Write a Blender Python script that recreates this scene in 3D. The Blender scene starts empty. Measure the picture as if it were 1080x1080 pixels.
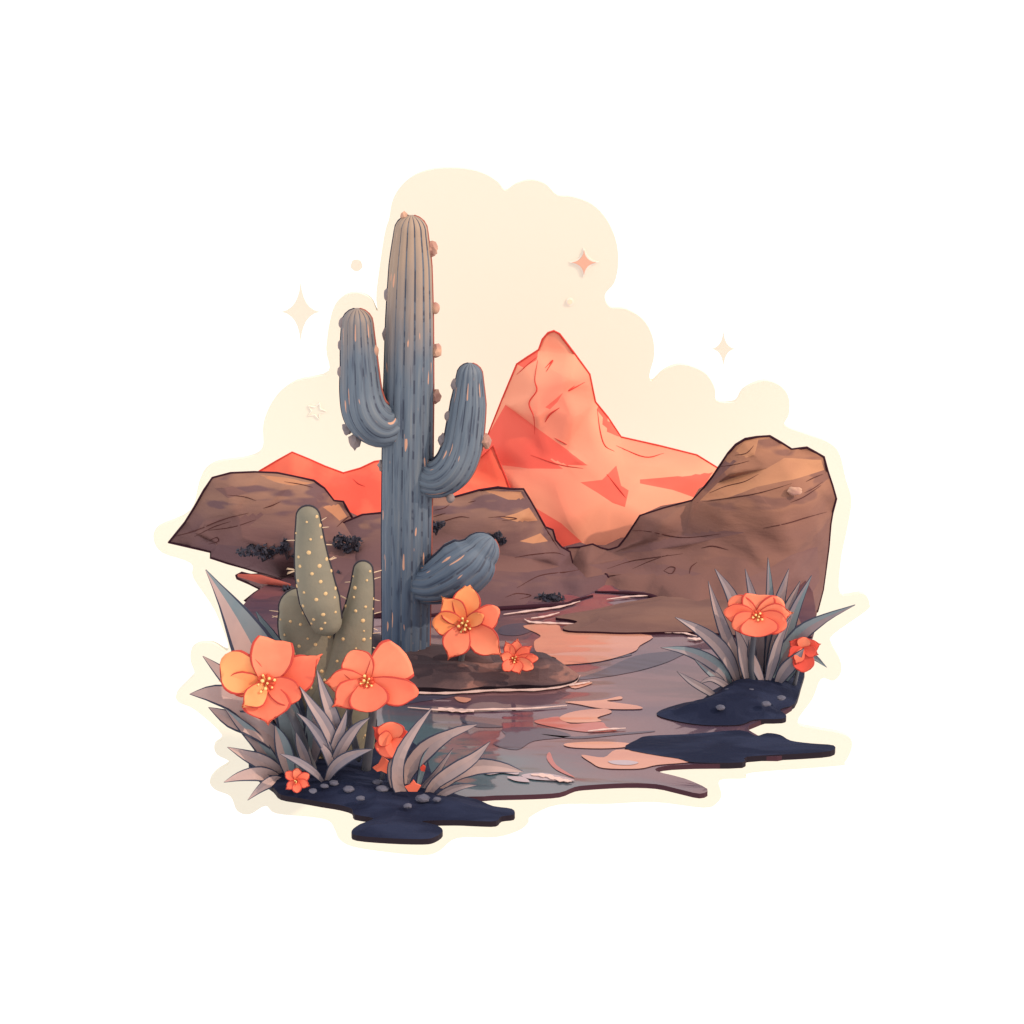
import bpy, bmesh, math, random
from mathutils import Vector, Matrix, noise
from mathutils.geometry import delaunay_2d_cdt
from mathutils.bvhtree import BVHTree

random.seed(11)
R = math.radians
SC = bpy.context.scene
COL = SC.collection

# ------------------------------------------------------------------ camera, light, exposure
PITCH = R(18.0)
FPX = 2914.0                      # focal length in photo pixels (1080 px wide)
CAM = Vector((0.0, -27.14, 10.49))
cd = bpy.data.cameras.new('camera'); co = bpy.data.objects.new('camera', cd); COL.objects.link(co)
co.location = CAM; co.rotation_euler = (R(90) - PITCH, 0, 0)
cd.sensor_width = 36; cd.lens = FPX / 1080 * 36; cd.clip_end = 500; cd.clip_start = 0.5
SC.camera = co
W = bpy.data.worlds.new('World'); SC.world = W; W.use_nodes = True
bg = W.node_tree.nodes['Background']; bg.inputs[0].default_value = (1.0, 1.0, 1.0, 1); bg.inputs[1].default_value = 1.25
SUN = Vector((0.74, -0.29, 0.60)).normalized()
sl = bpy.data.lights.new('sun', 'SUN'); sl.energy = 2.5; sl.angle = R(0.6); sl.color = (1.0, 0.80, 0.60)
so = bpy.data.objects.new('sun', sl); COL.objects.link(so)
so.rotation_euler = (-SUN).to_track_quat('-Z', 'Y').to_euler(); so.location = (8, -4, 12)
vs = SC.view_settings
vs.view_transform = 'Standard'; vs.look = 'None'; vs.gamma = 1; vs.use_curve_mapping = False; vs.exposure = 0.0
SC.render.engine = 'CYCLES'
SC.cycles.use_denoising = True
SC.cycles.max_bounces = 6

# ------------------------------------------------------------------ where a ray of the photo meets the place
CP, SP = math.cos(PITCH), math.sin(PITCH)
FWD = Vector((0, CP, -SP)); UPV = Vector((0, SP, CP)); NRM = -FWD
def ray(px, py):
    return (FWD + Vector((1, 0, 0)) * ((px - 540) / FPX) + UPV * ((540 - py) / FPX))
def V(px, py, y):
    r = ray(px, py); return CAM + r * ((y - CAM.y) / r.y)
def G(px, py, z=0.0):
    r = ray(px, py); return CAM + r * ((z - CAM.z) / r.z)
U = 0.01                          # one photo pixel is about a centimetre at the saguaro

def lin(c):
    return tuple(((v / 255) / 12.92 if v / 255 <= 0.04045 else ((v / 255 + 0.055) / 1.055) ** 2.4) for v in c)

# ------------------------------------------------------------------ materials
def mat(name, c1, c2=None, scale=3.0, stretch=(1, 1, 1), coord='Object', rough=0.75, bump=0.0, bscale=None,
        lo=0.4, hi=0.6, detail=4.0, spec=0.25, rot=(0, 0, 0), third=None, third_scale=8.0, third_lo=0.62, third_hi=0.68, dist=0.3, low=None, low_z=(0.2, 0.9)):
    m = bpy.data.materials.new(name); m.use_nodes = True
    nt = m.node_tree; N = nt.nodes; L = nt.links
    b = N['Principled BSDF']; b.inputs['Roughness'].default_value = rough
    b.inputs['Specular IOR Level'].default_value = spec
    b.inputs['Base Color'].default_value = (*c1, 1)
    if c2 is None and not bump: return m
    tc = N.new('ShaderNodeTexCoord'); mp = N.new('ShaderNodeMapping')
    mp.inputs['Scale'].default_value = stretch; mp.inputs['Rotation'].default_value = rot
    L.new(tc.outputs[coord], mp.inputs[0])
    out = None
    if c2 is not None:
        nz = N.new('ShaderNodeTexNoise'); nz.inputs['Scale'].default_value = scale; nz.inputs['Detail'].default_value = detail
        nz.inputs['Distortion'].default_value = dist
        L.new(mp.outputs[0], nz.inputs['Vector'])
        rp = N.new('ShaderNodeValToRGB'); rp.color_ramp.elements[0].position = lo; rp.color_ramp.elements[1].position = hi
        rp.color_ramp.elements[0].color = (*c1, 1); rp.color_ramp.elements[1].color = (*c2, 1)
        L.new(nz.outputs['Fac'], rp.inputs[0]); out = rp.outputs[0]
        if third is not None:
            n3 = N.new('ShaderNodeTexNoise'); n3.inputs['Scale'].default_value = third_scale; n3.inputs['Detail'].default_value = 3
            L.new(mp.outputs[0], n3.inputs['Vector'])
            mr = N.new('ShaderNodeMapRange'); mr.inputs['From Min'].default_value = third_lo; mr.inputs['From Max'].default_value = third_hi
            L.new(n3.outputs['Fac'], mr.inputs['Value'])
            mx = N.new('ShaderNodeMix'); mx.data_type = 'RGBA'; mx.inputs[7].default_value = (*third, 1)
            L.new(mr.outputs[0], mx.inputs[0]); L.new(out, mx.inputs[6]); out = mx.outputs[2]
        if low is not None:      # shade put into the colour towards the foot, with a wavy top
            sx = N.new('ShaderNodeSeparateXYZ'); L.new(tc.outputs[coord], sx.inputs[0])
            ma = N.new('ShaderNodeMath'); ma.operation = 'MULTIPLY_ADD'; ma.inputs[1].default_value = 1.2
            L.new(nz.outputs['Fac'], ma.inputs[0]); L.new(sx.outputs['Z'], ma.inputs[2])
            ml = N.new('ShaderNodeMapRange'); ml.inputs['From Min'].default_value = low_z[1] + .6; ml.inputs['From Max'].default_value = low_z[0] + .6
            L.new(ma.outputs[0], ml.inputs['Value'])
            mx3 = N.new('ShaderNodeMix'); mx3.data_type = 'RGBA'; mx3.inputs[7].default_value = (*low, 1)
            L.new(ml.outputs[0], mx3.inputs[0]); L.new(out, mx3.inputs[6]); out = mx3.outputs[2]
        L.new(out, b.inputs['Base Color'])
    if bump:
        nb = N.new('ShaderNodeTexNoise'); nb.inputs['Scale'].default_value = bscale or scale * 3; nb.inputs['Detail'].default_value = 5
        L.new(mp.outputs[0], nb.inputs['Vector'])
        bp = N.new('ShaderNodeBump'); bp.inputs['Strength'].default_value = bump; bp.inputs['Distance'].default_value = 0.05
        L.new(nb.outputs['Fac'], bp.inputs['Height']); L.new(bp.outputs[0], b.inputs['Normal'])
    return m

M = {}
M['cream'] = mat('cream_card', (0.785, 0.725, 0.605), rough=0.95, spec=0.0)
M['star_cream'] = mat('cream_paper', (0.77, 0.69, 0.58), rough=0.95, spec=0.0)
M['star_peach'] = mat('peach_paper', (0.72, 0.40, 0.29), rough=0.95, spec=0.0)
M['dot_peach'] = mat('pale_peach_paper', (0.92, 0.70, 0.52), rough=0.95, spec=0.0)
M['white'] = mat('white_paper', (0.80, 0.76, 0.68), rough=0.95, spec=0.0)
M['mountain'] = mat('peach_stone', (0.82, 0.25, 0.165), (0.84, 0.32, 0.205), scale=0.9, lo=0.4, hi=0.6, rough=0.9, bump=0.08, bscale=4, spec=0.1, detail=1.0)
M['mountain_shade'] = mat('coral_shade_stone', (0.80, 0.12, 0.088), (0.80, 0.135, 0.095), scale=1.2, rough=0.9, bump=0.08, bscale=4, spec=0.1)  # shaded slopes of the peak painted as red faces
M['red_hill'] = mat('red_stone', (0.80, 0.105, 0.07), (0.80, 0.145, 0.09), scale=1.2, lo=0.45, hi=0.55, rough=0.9, bump=0.1, bscale=5, spec=0.1)
M['mountain_line'] = mat('red_ridge_stone', (0.62, 0.06, 0.045), rough=0.9, spec=0.1)
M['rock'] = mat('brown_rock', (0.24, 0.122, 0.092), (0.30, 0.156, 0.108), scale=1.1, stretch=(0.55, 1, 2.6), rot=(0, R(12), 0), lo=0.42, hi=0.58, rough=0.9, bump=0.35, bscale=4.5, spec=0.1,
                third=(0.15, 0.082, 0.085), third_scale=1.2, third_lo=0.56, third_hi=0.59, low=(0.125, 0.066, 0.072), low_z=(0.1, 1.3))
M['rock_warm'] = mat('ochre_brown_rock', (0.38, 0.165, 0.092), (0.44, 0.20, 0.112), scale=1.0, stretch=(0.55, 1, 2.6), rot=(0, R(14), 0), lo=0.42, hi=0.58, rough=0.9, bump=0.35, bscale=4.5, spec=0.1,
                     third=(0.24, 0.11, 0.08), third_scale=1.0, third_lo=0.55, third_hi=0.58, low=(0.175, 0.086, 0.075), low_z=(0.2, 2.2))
M['rock_lit'] = mat('lit_tan_rock', (0.44, 0.205, 0.115), (0.40, 0.18, 0.105), scale=1.5, stretch=(0.5, 1, 2.6), rough=0.9, bump=0.3, bscale=4.5, spec=0.1)  # sunlit rock tops put into the colour as tan patches
M['rock_shaded'] = mat('shaded_plum_rock', (0.155, 0.078, 0.076), (0.175, 0.088, 0.08), scale=1.5, stretch=(0.5, 1, 2.6), rough=0.9, bump=0.3, bscale=4.5, spec=0.1)  # shaded rock faces put into the colour as plum patches
M['shore'] = mat('shore_rock', (0.145, 0.076, 0.068), (0.185, 0.098, 0.08), scale=1.6, stretch=(0.4, 1.6, 1), rough=0.9, bump=0.3, bscale=5, spec=0.1)
M['rock_line'] = mat('dark_maroon_stone', (0.035, 0.010, 0.018), rough=0.9, spec=0.1)
M['crack'] = mat('brown_crack_stone', (0.085, 0.03, 0.028), rough=0.9, spec=0.1)
M['ledge'] = mat('plum_rock', (0.14, 0.082, 0.09), (0.18, 0.10, 0.10), scale=1.4, stretch=(0.5, 1, 3), lo=0.42, hi=0.58, rough=0.9, bump=0.3, bscale=5, spec=0.1)
M['ledge_red'] = mat('red_lit_ledge', (0.42, 0.09, 0.065), (0.3, 0.08, 0.065), scale=2, rough=0.9, bump=0.2, spec=0.1)
M['islet'] = mat('islet_rock', (0.058, 0.036, 0.042), (0.105, 0.060, 0.062), scale=2.2, stretch=(0.5, 1, 2.4), lo=0.44, hi=0.56, rough=0.85, bump=0.5, bscale=5, spec=0.2,
                 third=(0.22, 0.105, 0.09), third_scale=2.4, third_lo=0.58, third_hi=0.62)
M['mud'] = mat('navy_mud', (0.009, 0.012, 0.032), (0.018, 0.023, 0.052), scale=2.2, stretch=(0.6, 1.6, 1), lo=0.42, hi=0.58, rough=0.8, bump=0.4, bscale=6, spec=0.12)
M['mud_rim'] = mat('black_plum_mud', (0.012, 0.005, 0.010), rough=0.7, spec=0.2)
M['boulder'] = mat('grey_plum_boulder', (0.06, 0.045, 0.058), (0.10, 0.07, 0.075), scale=3, rough=0.85, bump=0.4, spec=0.2)
M['pebble'] = mat('blue_grey_pebble', (0.075, 0.08, 0.12), (0.13, 0.115, 0.145), scale=5, rough=0.8)
M['foam'] = mat('pale_foam_highlight', (0.62, 0.42, 0.38), rough=0.5, spec=0.3)
M['shrub'] = mat('dark_shrub_leaf', (0.03, 0.028, 0.045), (0.045, 0.043, 0.06), scale=6, rough=0.8)
M['twig'] = mat('dark_twig', (0.03, 0.02, 0.028), rough=0.9)
M['leaf_a'] = mat('taupe_leaf', (0.46, 0.31, 0.285), (0.40, 0.275, 0.26), scale=5, stretch=(1, 1, 0.6), rough=0.6, spec=0.3)
M['leaf_b'] = mat('grey_mauve_leaf', (0.38, 0.262, 0.25), (0.32, 0.235, 0.235), scale=5, stretch=(1, 1, 0.6), rough=0.6, spec=0.3)
M['leaf_c'] = mat('teal_grey_leaf', (0.20, 0.225, 0.245), (0.165, 0.21, 0.235), scale=5, stretch=(1, 1, 0.6), rough=0.6, spec=0.3)
M['leaf_d'] = mat('slate_leaf', (0.265, 0.20, 0.21), (0.22, 0.18, 0.205), scale=5, stretch=(1, 1, 0.6), rough=0.6, spec=0.3)
M['leaf_edge'] = mat('navy_leaf_margin', (0.04, 0.045, 0.075), rough=0.7)
M['stem'] = mat('slate_stem', (0.075, 0.075, 0.095), (0.11, 0.10, 0.11), scale=6, stretch=(1, 1, 0.3), rough=0.7)
M['petal'] = mat('coral_petal', (0.80, 0.18, 0.098), (0.82, 0.23, 0.125), scale=2.6, lo=0.4, hi=0.62, rough=0.55, spec=0.25)
M['petal_red'] = mat('red_coral_petal', (0.78, 0.13, 0.072), (0.80, 0.165, 0.09), scale=2.6, rough=0.55, spec=0.25)
M['petal_org'] = mat('orange_petal', (0.83, 0.24, 0.085), (0.83, 0.31, 0.12), scale=2.2, rough=0.55, spec=0.25)
M['petal_edge'] = mat('crimson_petal_margin', (0.5, 0.05, 0.035), rough=0.6)
M['petal_dark'] = mat('scarlet_petal', (0.62, 0.055, 0.035), (0.66, 0.08, 0.05), scale=3, rough=0.6)
M['stamen'] = mat('yellow_stamen', (0.86, 0.56, 0.22), rough=0.6)
M['throat'] = mat('red_throat', (0.62, 0.08, 0.04), rough=0.7)
M['spot_pad'] = mat('olive_grey_cactus_skin', (0.165, 0.148, 0.112), (0.215, 0.18, 0.13), scale=2.0, lo=0.35, hi=0.65, rough=0.6, spec=0.3, bump=0.15, bscale=14)
M['spot_rim'] = mat('dark_cactus_rim', (0.028, 0.022, 0.032), rough=0.7)
M['spot'] = mat('tan_areole', (0.62, 0.40, 0.20), rough=0.7)
M['spine'] = mat('cream_spine', (0.72, 0.50, 0.34), rough=0.7)
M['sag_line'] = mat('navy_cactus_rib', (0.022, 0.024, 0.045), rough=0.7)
M['sag_line_sunlit'] = mat('sunlit_cactus_rib', (0.34, 0.085, 0.06), rough=0.7)  # sunlit right edge of the cactus put into the colour
M['sag_furrow'] = mat('slate_furrow', (0.055, 0.062, 0.09), (0.11, 0.125, 0.16), scale=5, coord='Object', stretch=(1, 1, 1.2), lo=0.45, hi=0.5, rough=0.7)
M['bud'] = mat('grey_mauve_bud', (0.20, 0.165, 0.175), (0.27, 0.2, 0.19), scale=6, rough=0.7)
M['bud_warm'] = mat('peach_bud', (0.52, 0.29, 0.20), (0.40, 0.20, 0.16), scale=8, rough=0.7)

def saguaro_skin():
    m = bpy.data.materials.new('blue_grey_cactus_skin'); m.use_nodes = True
    nt = m.node_tree; N = nt.nodes; L = nt.links; b = N['Principled BSDF']
    b.inputs['Roughness'].default_value = 0.6; b.inputs['Specular IOR Level'].default_value = 0.3
    uv = N.new('ShaderNodeTexCoord'); mp = N.new('ShaderNodeMapping'); mp.inputs['Scale'].default_value = (26, 2.1, 1)
    L.new(uv.outputs['UV'], mp.inputs[0])
    n1 = N.new('ShaderNodeTexNoise'); n1.inputs['Scale'].default_value = 1.0; n1.inputs['Detail'].default_value = 2
    L.new(mp.outputs[0], n1.inputs['Vector'])
    r1 = N.new('ShaderNodeValToRGB'); e = r1.color_ramp.elements
    e[0].position = 0.30; e[0].color = (0.062, 0.074, 0.108, 1)
    e[1].position = 0.42; e[1].color = (0.112, 0.140, 0.182, 1)
    x = e.new(0.58); x.color = (0.128, 0.152, 0.190, 1)
    x = e.new(0.72); x.color = (0.165, 0.180, 0.205, 1)
    L.new(n1.outputs['Fac'], r1.inputs[0])
    # light gradient put into the colour by height, straw at the crown
    sx = N.new('ShaderNodeSeparateXYZ'); L.new(uv.outputs['Object'], sx.inputs[0])
    n2 = N.new('ShaderNodeTexNoise'); n2.inputs['Scale'].default_value = 3.0; mp2 = N.new('ShaderNodeMapping'); mp2.inputs['Scale'].default_value = (1.6, 1.6, 0.5)
    L.new(uv.outputs['Object'], mp2.inputs[0]); L.new(mp2.outputs[0], n2.inputs['Vector'])
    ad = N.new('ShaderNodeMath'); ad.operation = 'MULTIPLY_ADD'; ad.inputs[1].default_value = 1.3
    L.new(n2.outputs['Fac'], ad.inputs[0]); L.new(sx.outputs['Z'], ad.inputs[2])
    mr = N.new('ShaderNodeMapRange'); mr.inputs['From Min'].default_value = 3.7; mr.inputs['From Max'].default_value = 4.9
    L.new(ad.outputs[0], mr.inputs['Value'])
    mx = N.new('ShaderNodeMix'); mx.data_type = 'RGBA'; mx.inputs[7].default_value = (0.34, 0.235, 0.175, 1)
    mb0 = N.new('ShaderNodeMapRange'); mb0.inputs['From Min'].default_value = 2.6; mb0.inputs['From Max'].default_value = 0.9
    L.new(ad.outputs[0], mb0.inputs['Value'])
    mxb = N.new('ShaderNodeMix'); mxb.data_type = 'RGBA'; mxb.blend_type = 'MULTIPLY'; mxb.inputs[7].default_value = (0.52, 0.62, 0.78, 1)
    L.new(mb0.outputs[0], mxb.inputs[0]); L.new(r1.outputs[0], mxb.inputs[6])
    L.new(mr.outputs[0], mx.inputs[0]); L.new(mxb.outputs[2], mx.inputs[6])
    # sun glints painted as tan flecks
    mp3 = N.new('ShaderNodeMapping'); mp3.inputs['Scale'].default_value = (16, 3.0, 1); mp3.inputs['Location'].default_value = (3.3, 1.7, 0)
    L.new(uv.outputs['UV'], mp3.inputs[0])
    n3 = N.new('ShaderNodeTexNoise'); n3.inputs['Scale'].default_value = 1.0; n3.inputs['Detail'].default_value = 1
    L.new(mp3.outputs[0], n3.inputs['Vector'])
    m3 = N.new('ShaderNodeMapRange'); m3.inputs['From Min'].default_value = 0.70; m3.inputs['From Max'].default_value = 0.715
    L.new(n3.outputs['Fac'], m3.inputs['Value'])
    mx2 = N.new('ShaderNodeMix'); mx2.data_type = 'RGBA'; mx2.inputs[7].default_value = (0.60, 0.30, 0.20, 1)
    L.new(m3.outputs[0], mx2.inputs[0]); L.new(mx.outputs[2], mx2.inputs[6])
    L.new(mx2.outputs[2], b.inputs['Base Color'])
    return m
M['sag'] = saguaro_skin()

def water_mat(name, ca, cb, cc, refl):
    m = bpy.data.materials.new(name); m.use_nodes = True
    nt = m.node_tree; N = nt.nodes; L = nt.links; b = N['Principled BSDF']; out = N['Material Output']
    tc = N.new('ShaderNodeTexCoord')
    mp = N.new('ShaderNodeMapping'); mp.inputs['Scale'].default_value = (0.35, 1.0, 1); L.new(tc.outputs['Object'], mp.inputs[0])
    n1 = N.new('ShaderNodeTexNoise'); n1.inputs['Scale'].default_value = 1.1; n1.inputs['Detail'].default_value = 3; n1.inputs['Distortion'].default_value = 0.6
    L.new(mp.outputs[0], n1.inputs['Vector'])
    r1 = N.new('ShaderNodeValToRGB'); e = r1.color_ramp.elements
    e[0].position = 0.38; e[0].color = (*ca, 1)
    e[1].position = 0.62; e[1].color = (*cb, 1)
    L.new(n1.outputs['Fac'], r1.inputs[0])
    # blue-green cactus reflection put into the colour towards the near left shore
    sx = N.new('ShaderNodeSeparateXYZ'); L.new(tc.outputs['Object'], sx.inputs[0])
    c1 = N.new('ShaderNodeMath'); c1.operation = 'MULTIPLY_ADD'; c1.inputs[1].default_value = 0.75; L.new(sx.outputs['X'], c1.inputs[0]); L.new(sx.outputs['Y'], c1.inputs[2])
    c2 = N.new('ShaderNodeMath'); c2.operation = 'MULTIPLY_ADD'; c2.inputs[1].default_value = 2.2; L.new(n1.outputs['Fac'], c2.inputs[0]); L.new(c1.outputs[0], c2.inputs[2])
    mr = N.new('ShaderNodeMapRange'); mr.inputs['From Min'].default_value = -0.95; mr.inputs['From Max'].default_value = -1.6
    L.new(c2.outputs[0], mr.inputs['Value'])
    mx = N.new('ShaderNodeMix'); mx.data_type = 'RGBA'; mx.inputs[7].default_value = (*cc, 1)
    L.new(mr.outputs[0], mx.inputs[0]); L.new(r1.outputs[0], mx.inputs[6]); L.new(mx.outputs[2], b.inputs['Base Color'])
    b.inputs['Roughness'].default_value = 0.5; b.inputs['Specular IOR Level'].default_value = 0.2
    # ripples
    mp2 = N.new('ShaderNodeMapping'); mp2.inputs['Scale'].default_value = (0.55, 2.0, 1); L.new(tc.outputs['Object'], mp2.inputs[0])
    n2 = N.new('ShaderNodeTexNoise'); n2.inputs['Scale'].default_value = 0.9; n2.inputs['Detail'].default_value = 1.5; n2.inputs['Distortion'].default_value = 0.5
    L.new(mp2.outputs[0], n2.inputs['Vector'])
    bp = N.new('ShaderNodeBump'); bp.inputs['Strength'].default_value = 0.55; bp.inputs['Distance'].default_value = 0.08
    L.new(n2.outputs['Fac'], bp.inputs['Height'])
    gl = N.new('ShaderNodeBsdfGlossy'); gl.inputs['Roughness'].default_value = 0.06; gl.inputs['Color'].default_value = (1.0, 0.72, 0.70, 1)
    L.new(bp.outputs[0], gl.inputs['Normal'])
    ms = N.new('ShaderNodeMixShader'); ms.inputs[0].default_value = refl
    L.new(b.outputs[0], ms.inputs[1]); L.new(gl.outputs[0], ms.inputs[2]); L.new(ms.outputs[0], out.inputs[0])
    return m
M['water'] = water_mat('mauve_water', (0.048, 0.026, 0.050), (0.118, 0.054, 0.062), (0.052, 0.088, 0.110), 0.16)
M['reflection'] = water_mat('peach_reflection_water', (0.40, 0.165, 0.12), (0.50, 0.22, 0.15), (0.46, 0.2, 0.14), 0.12)
M['reflection_red'] = water_mat('coral_reflection_water', (0.34, 0.09, 0.08), (0.36, 0.10, 0.085), (0.34, 0.09, 0.08), 0.12)
M['slate'] = water_mat('slate_shade_water', (0.030, 0.032, 0.060), (0.055, 0.043, 0.066), (0.03, 0.048, 0.078), 0.09)
M['lilac'] = water_mat('lilac_highlight_water', (0.36, 0.28, 0.31), (0.36, 0.28, 0.31), (0.36, 0.28, 0.31), 0.1)
M['water_rim'] = mat('maroon_bed_edge', (0.05, 0.014, 0.022), rough=0.8)

# ------------------------------------------------------------------ building helpers
ORG = {}
def tag(o, label=None, cat=None, group=None, kind=None):
    if label: o['label'] = label
    if cat: o['category'] = cat
    if group: o['group'] = group
    if kind: o['kind'] = kind
    return o
def thing(name, loc, label, cat, group=None, kind=None):
    o = bpy.data.objects.new(name, None); COL.objects.link(o); o.location = loc; o.empty_display_size = 0.1
    ORG[o.name] = Vector(loc); return tag(o, label, cat, group, kind)

class MB:
    """collects verts and faces of one mesh, in world space"""
    def __init__(s): s.v = []; s.f = []; s.m = []; s.uv = {}
    def add(s, vs, fs, mi=0):
        b = len(s.v); s.v += [Vector(p) for p in vs]
        for i, f in enumerate(fs):
            s.f.append([b + k for k in f]); s.m.append(mi[i] if isinstance(mi, (list, tuple)) else mi)
        return b
    def build(s, name, mats, parent=None, smooth=False, loc=None, recalc=True):
        if parent is not None: org = ORG[parent.name]
        else: org = Vector(loc) if loc is not None else Vector((0, 0, 0))
        me = bpy.data.meshes.new(name)
        me.from_pydata([p - org for p in s.v], [], s.f)
        for mt in (mats if isinstance(mats, (list, tuple)) else [mats]): me.materials.append(mt)
        me.polygons.foreach_set('material_index', s.m)
        if s.uv:
            ul = me.uv_layers.new(name='UVMap')
            for lp in me.loops: ul.data[lp.index].uv = s.uv.get(lp.vertex_index, (0, 0))
        if smooth: me.polygons.foreach_set('use_smooth', [True] * len(me.polygons))
        me.update()
        if recalc:
            bm = bmesh.new(); bm.from_mesh(me); bmesh.ops.recalc_face_normals(bm, faces=bm.faces); bm.to_mesh(me); bm.free()
        o = bpy.data.objects.new(name, me); COL.objects.link(o)
        if parent is not None: o.parent = parent
        else: o.location = org
        ORG[o.name] = org
        return o

def smooth_line(pts, n=5, closed=False):
    P = [Vector(p) for p in pts]; out = []; c = len(P)
    rng = c if closed else c - 1
    for i in range(rng):
        if closed: a, b, d, e = P[(i - 1) % c], P[i], P[(i + 1) % c], P[(i + 2) % c]
        else:
            b, d = P[i], P[i + 1]; a = P[i - 1] if i else b * 2 - d; e = P[i + 2] if i + 2 < c else d * 2 - b
        for k in range(n):
            t = k / n
            out.append(0.5 * ((2 * b) + (d - a) * t + (2 * a - 5 * b + 4 * d - e) * t * t + (3 * b - a - 3 * d + e) * t ** 3))
    if not closed: out.append(P[-1])
    return out

def lerp_list(vals, t):
    k = t * (len(vals) - 1); i = min(int(k), len(vals) - 2); return vals[i] + (vals[i + 1] - vals[i]) * (k - i)

def tube(mb, path, radii, seg=8, mi=0, hint=Vector((0, -1, 0)), flat=1.0, ribs=0, amp=0.0, cap=3, furrow_mi=None, uvlen=1.0, tip_pow=1.0):
    """closed tube round a path with rounded ends; hint = direction of phi 0; flat squashes it along the hint"""
    P = [Vector(p) for p in path]; n = len(P)
    rings = []
    T = []
    for i in range(n):
        t = (P[min(i + 1, n - 1)] - P[max(i - 1, 0)]).normalized(); T.append(t)
    def rad(i): return radii[i] if len(radii) == n else lerp_list(radii, i / (n - 1))
    lst = []
    r0 = rad(0)
    for k in range(cap): a = (k + 0.35) / (cap + 0.35) * math.pi / 2; lst.append((P[0] - T[0] * r0 * math.cos(a), r0 * math.sin(a), T[0]))
    for i in range(n): lst.append((P[i], rad(i), T[i]))
    r1 = rad(n - 1)
    for k in range(cap - 1, -1, -1): a = (k + 0.35) / (cap + 0.35) * math.pi / 2; lst.append((P[-1] + T[-1] * r1 * math.cos(a) * tip_pow, r1 * math.sin(a), T[-1]))
    vs, fs, ms = [], [], []; L = 0; prev = None; ls = []
    for (c, r, t) in lst:
        if prev is not None: L += (c - prev).length
        prev = c; ls.append(L)
        h = (hint - t * hint.dot(t)).normalized(); s = t.cross(h)
        for k in range(seg):
            ph = 2 * math.pi * k / seg
            rr = r * (1 + amp * (abs(math.cos(ribs * ph / 2)) * 2 - 1.25) * 0.8) if ribs else r
            vs.append(c + h * (math.cos(ph) * rr * flat) + s * (math.sin(ph) * rr))
    base = len(mb.v)
    for i in range(len(lst) - 1):
        for k in range(seg):
            k2 = (k + 1) % seg
            fs.append([i * seg + k, i * seg + k2, (i + 1) * seg + k2, (i + 1) * seg + k])
            mm = mi
            if furrow_mi is not None and ribs:
                per = seg // ribs
                if (k % per) in (per // 2, per // 2 - 1) : mm = furrow_mi if (k % per) == per // 2 else mi
            ms.append(mm)
    fs.append(list(range(seg - 1, -1, -1))); ms.append(mi)
    e = (len(lst) - 1) * seg; fs.append([e + k for k in range(seg)]); ms.append(mi)
    mb.add(vs, fs, ms)
    for i in range(len(lst)):
        for k in range(seg): mb.uv[base + i * seg + k] = (abs((((k / seg + .25) * 2) % 2) - 1), ls[i] / uvlen)

def sheet(mb, grid, thick, col_m, nrm=None):
    """closed thin shell from a grid of points [row][col]"""
    nr, nc = len(grid), len(grid[0])
    def normal(i, j):
        a = grid[min(i + 1, nr - 1)][j] - grid[max(i - 1, 0)][j]; b = grid[i][min(j + 1, nc - 1)] - grid[i][max(j - 1, 0)]
        v = a.cross(b); return v.normalized() if v.length > 1e-9 else Vector((0, -1, 0))
    front = [grid[i][j] + normal(i, j) * thick / 2 for i in range(nr) for j in range(nc)]
    back = [grid[i][j] - normal(i, j) * thick / 2 for i in range(nr) for j in range(nc)]
    fs, ms = [], []; o = nr * nc
    for i in range(nr - 1):
        for j in range(nc - 1):
            q = [i * nc + j, i * nc + j + 1, (i + 1) * nc + j + 1, (i + 1) * nc + j]
            fs.append(q); ms.append(col_m[j]); fs.append([o + k for k in reversed(q)]); ms.append(col_m[j])
    rim = [i * nc for i in range(nr)] + [(nr - 1) * nc + j for j in range(1, nc)] + [i * nc + nc - 1 for i in range(nr - 2, -1, -1)] + [j for j in range(nc - 2, 0, -1)]
    for a in range(len(rim)):
        p, q = rim[a], rim[(a + 1) % len(rim)]; fs.append([p, q, o + q, o + p]); ms.append(col_m[0])
    mb.add(front + back, fs, ms)

def inside(p, poly):
    c = False; j = len(poly) - 1
    for i in range(len(poly)):
        if (poly[i][1] > p[1]) != (poly[j][1] > p[1]) and p[0] < (poly[j][0] - poly[i][0]) * (p[1] - poly[i][1]) / (poly[j][1] - poly[i][1]) + poly[i][0]: c = not c
        j = i
    return c
def edge_dist(p, poly):
    best = 1e9
    for i in range(len(poly)):
        a = Vector(poly[i][:2]); b = Vector(poly[(i + 1) % len(poly)][:2]); q = Vector(p[:2]); d = b - a
        t = max(0, min(1, (q - a).dot(d) / max(d.length_squared, 1e-12))); best = min(best, (a + d * t - q).length)
    return best

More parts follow.
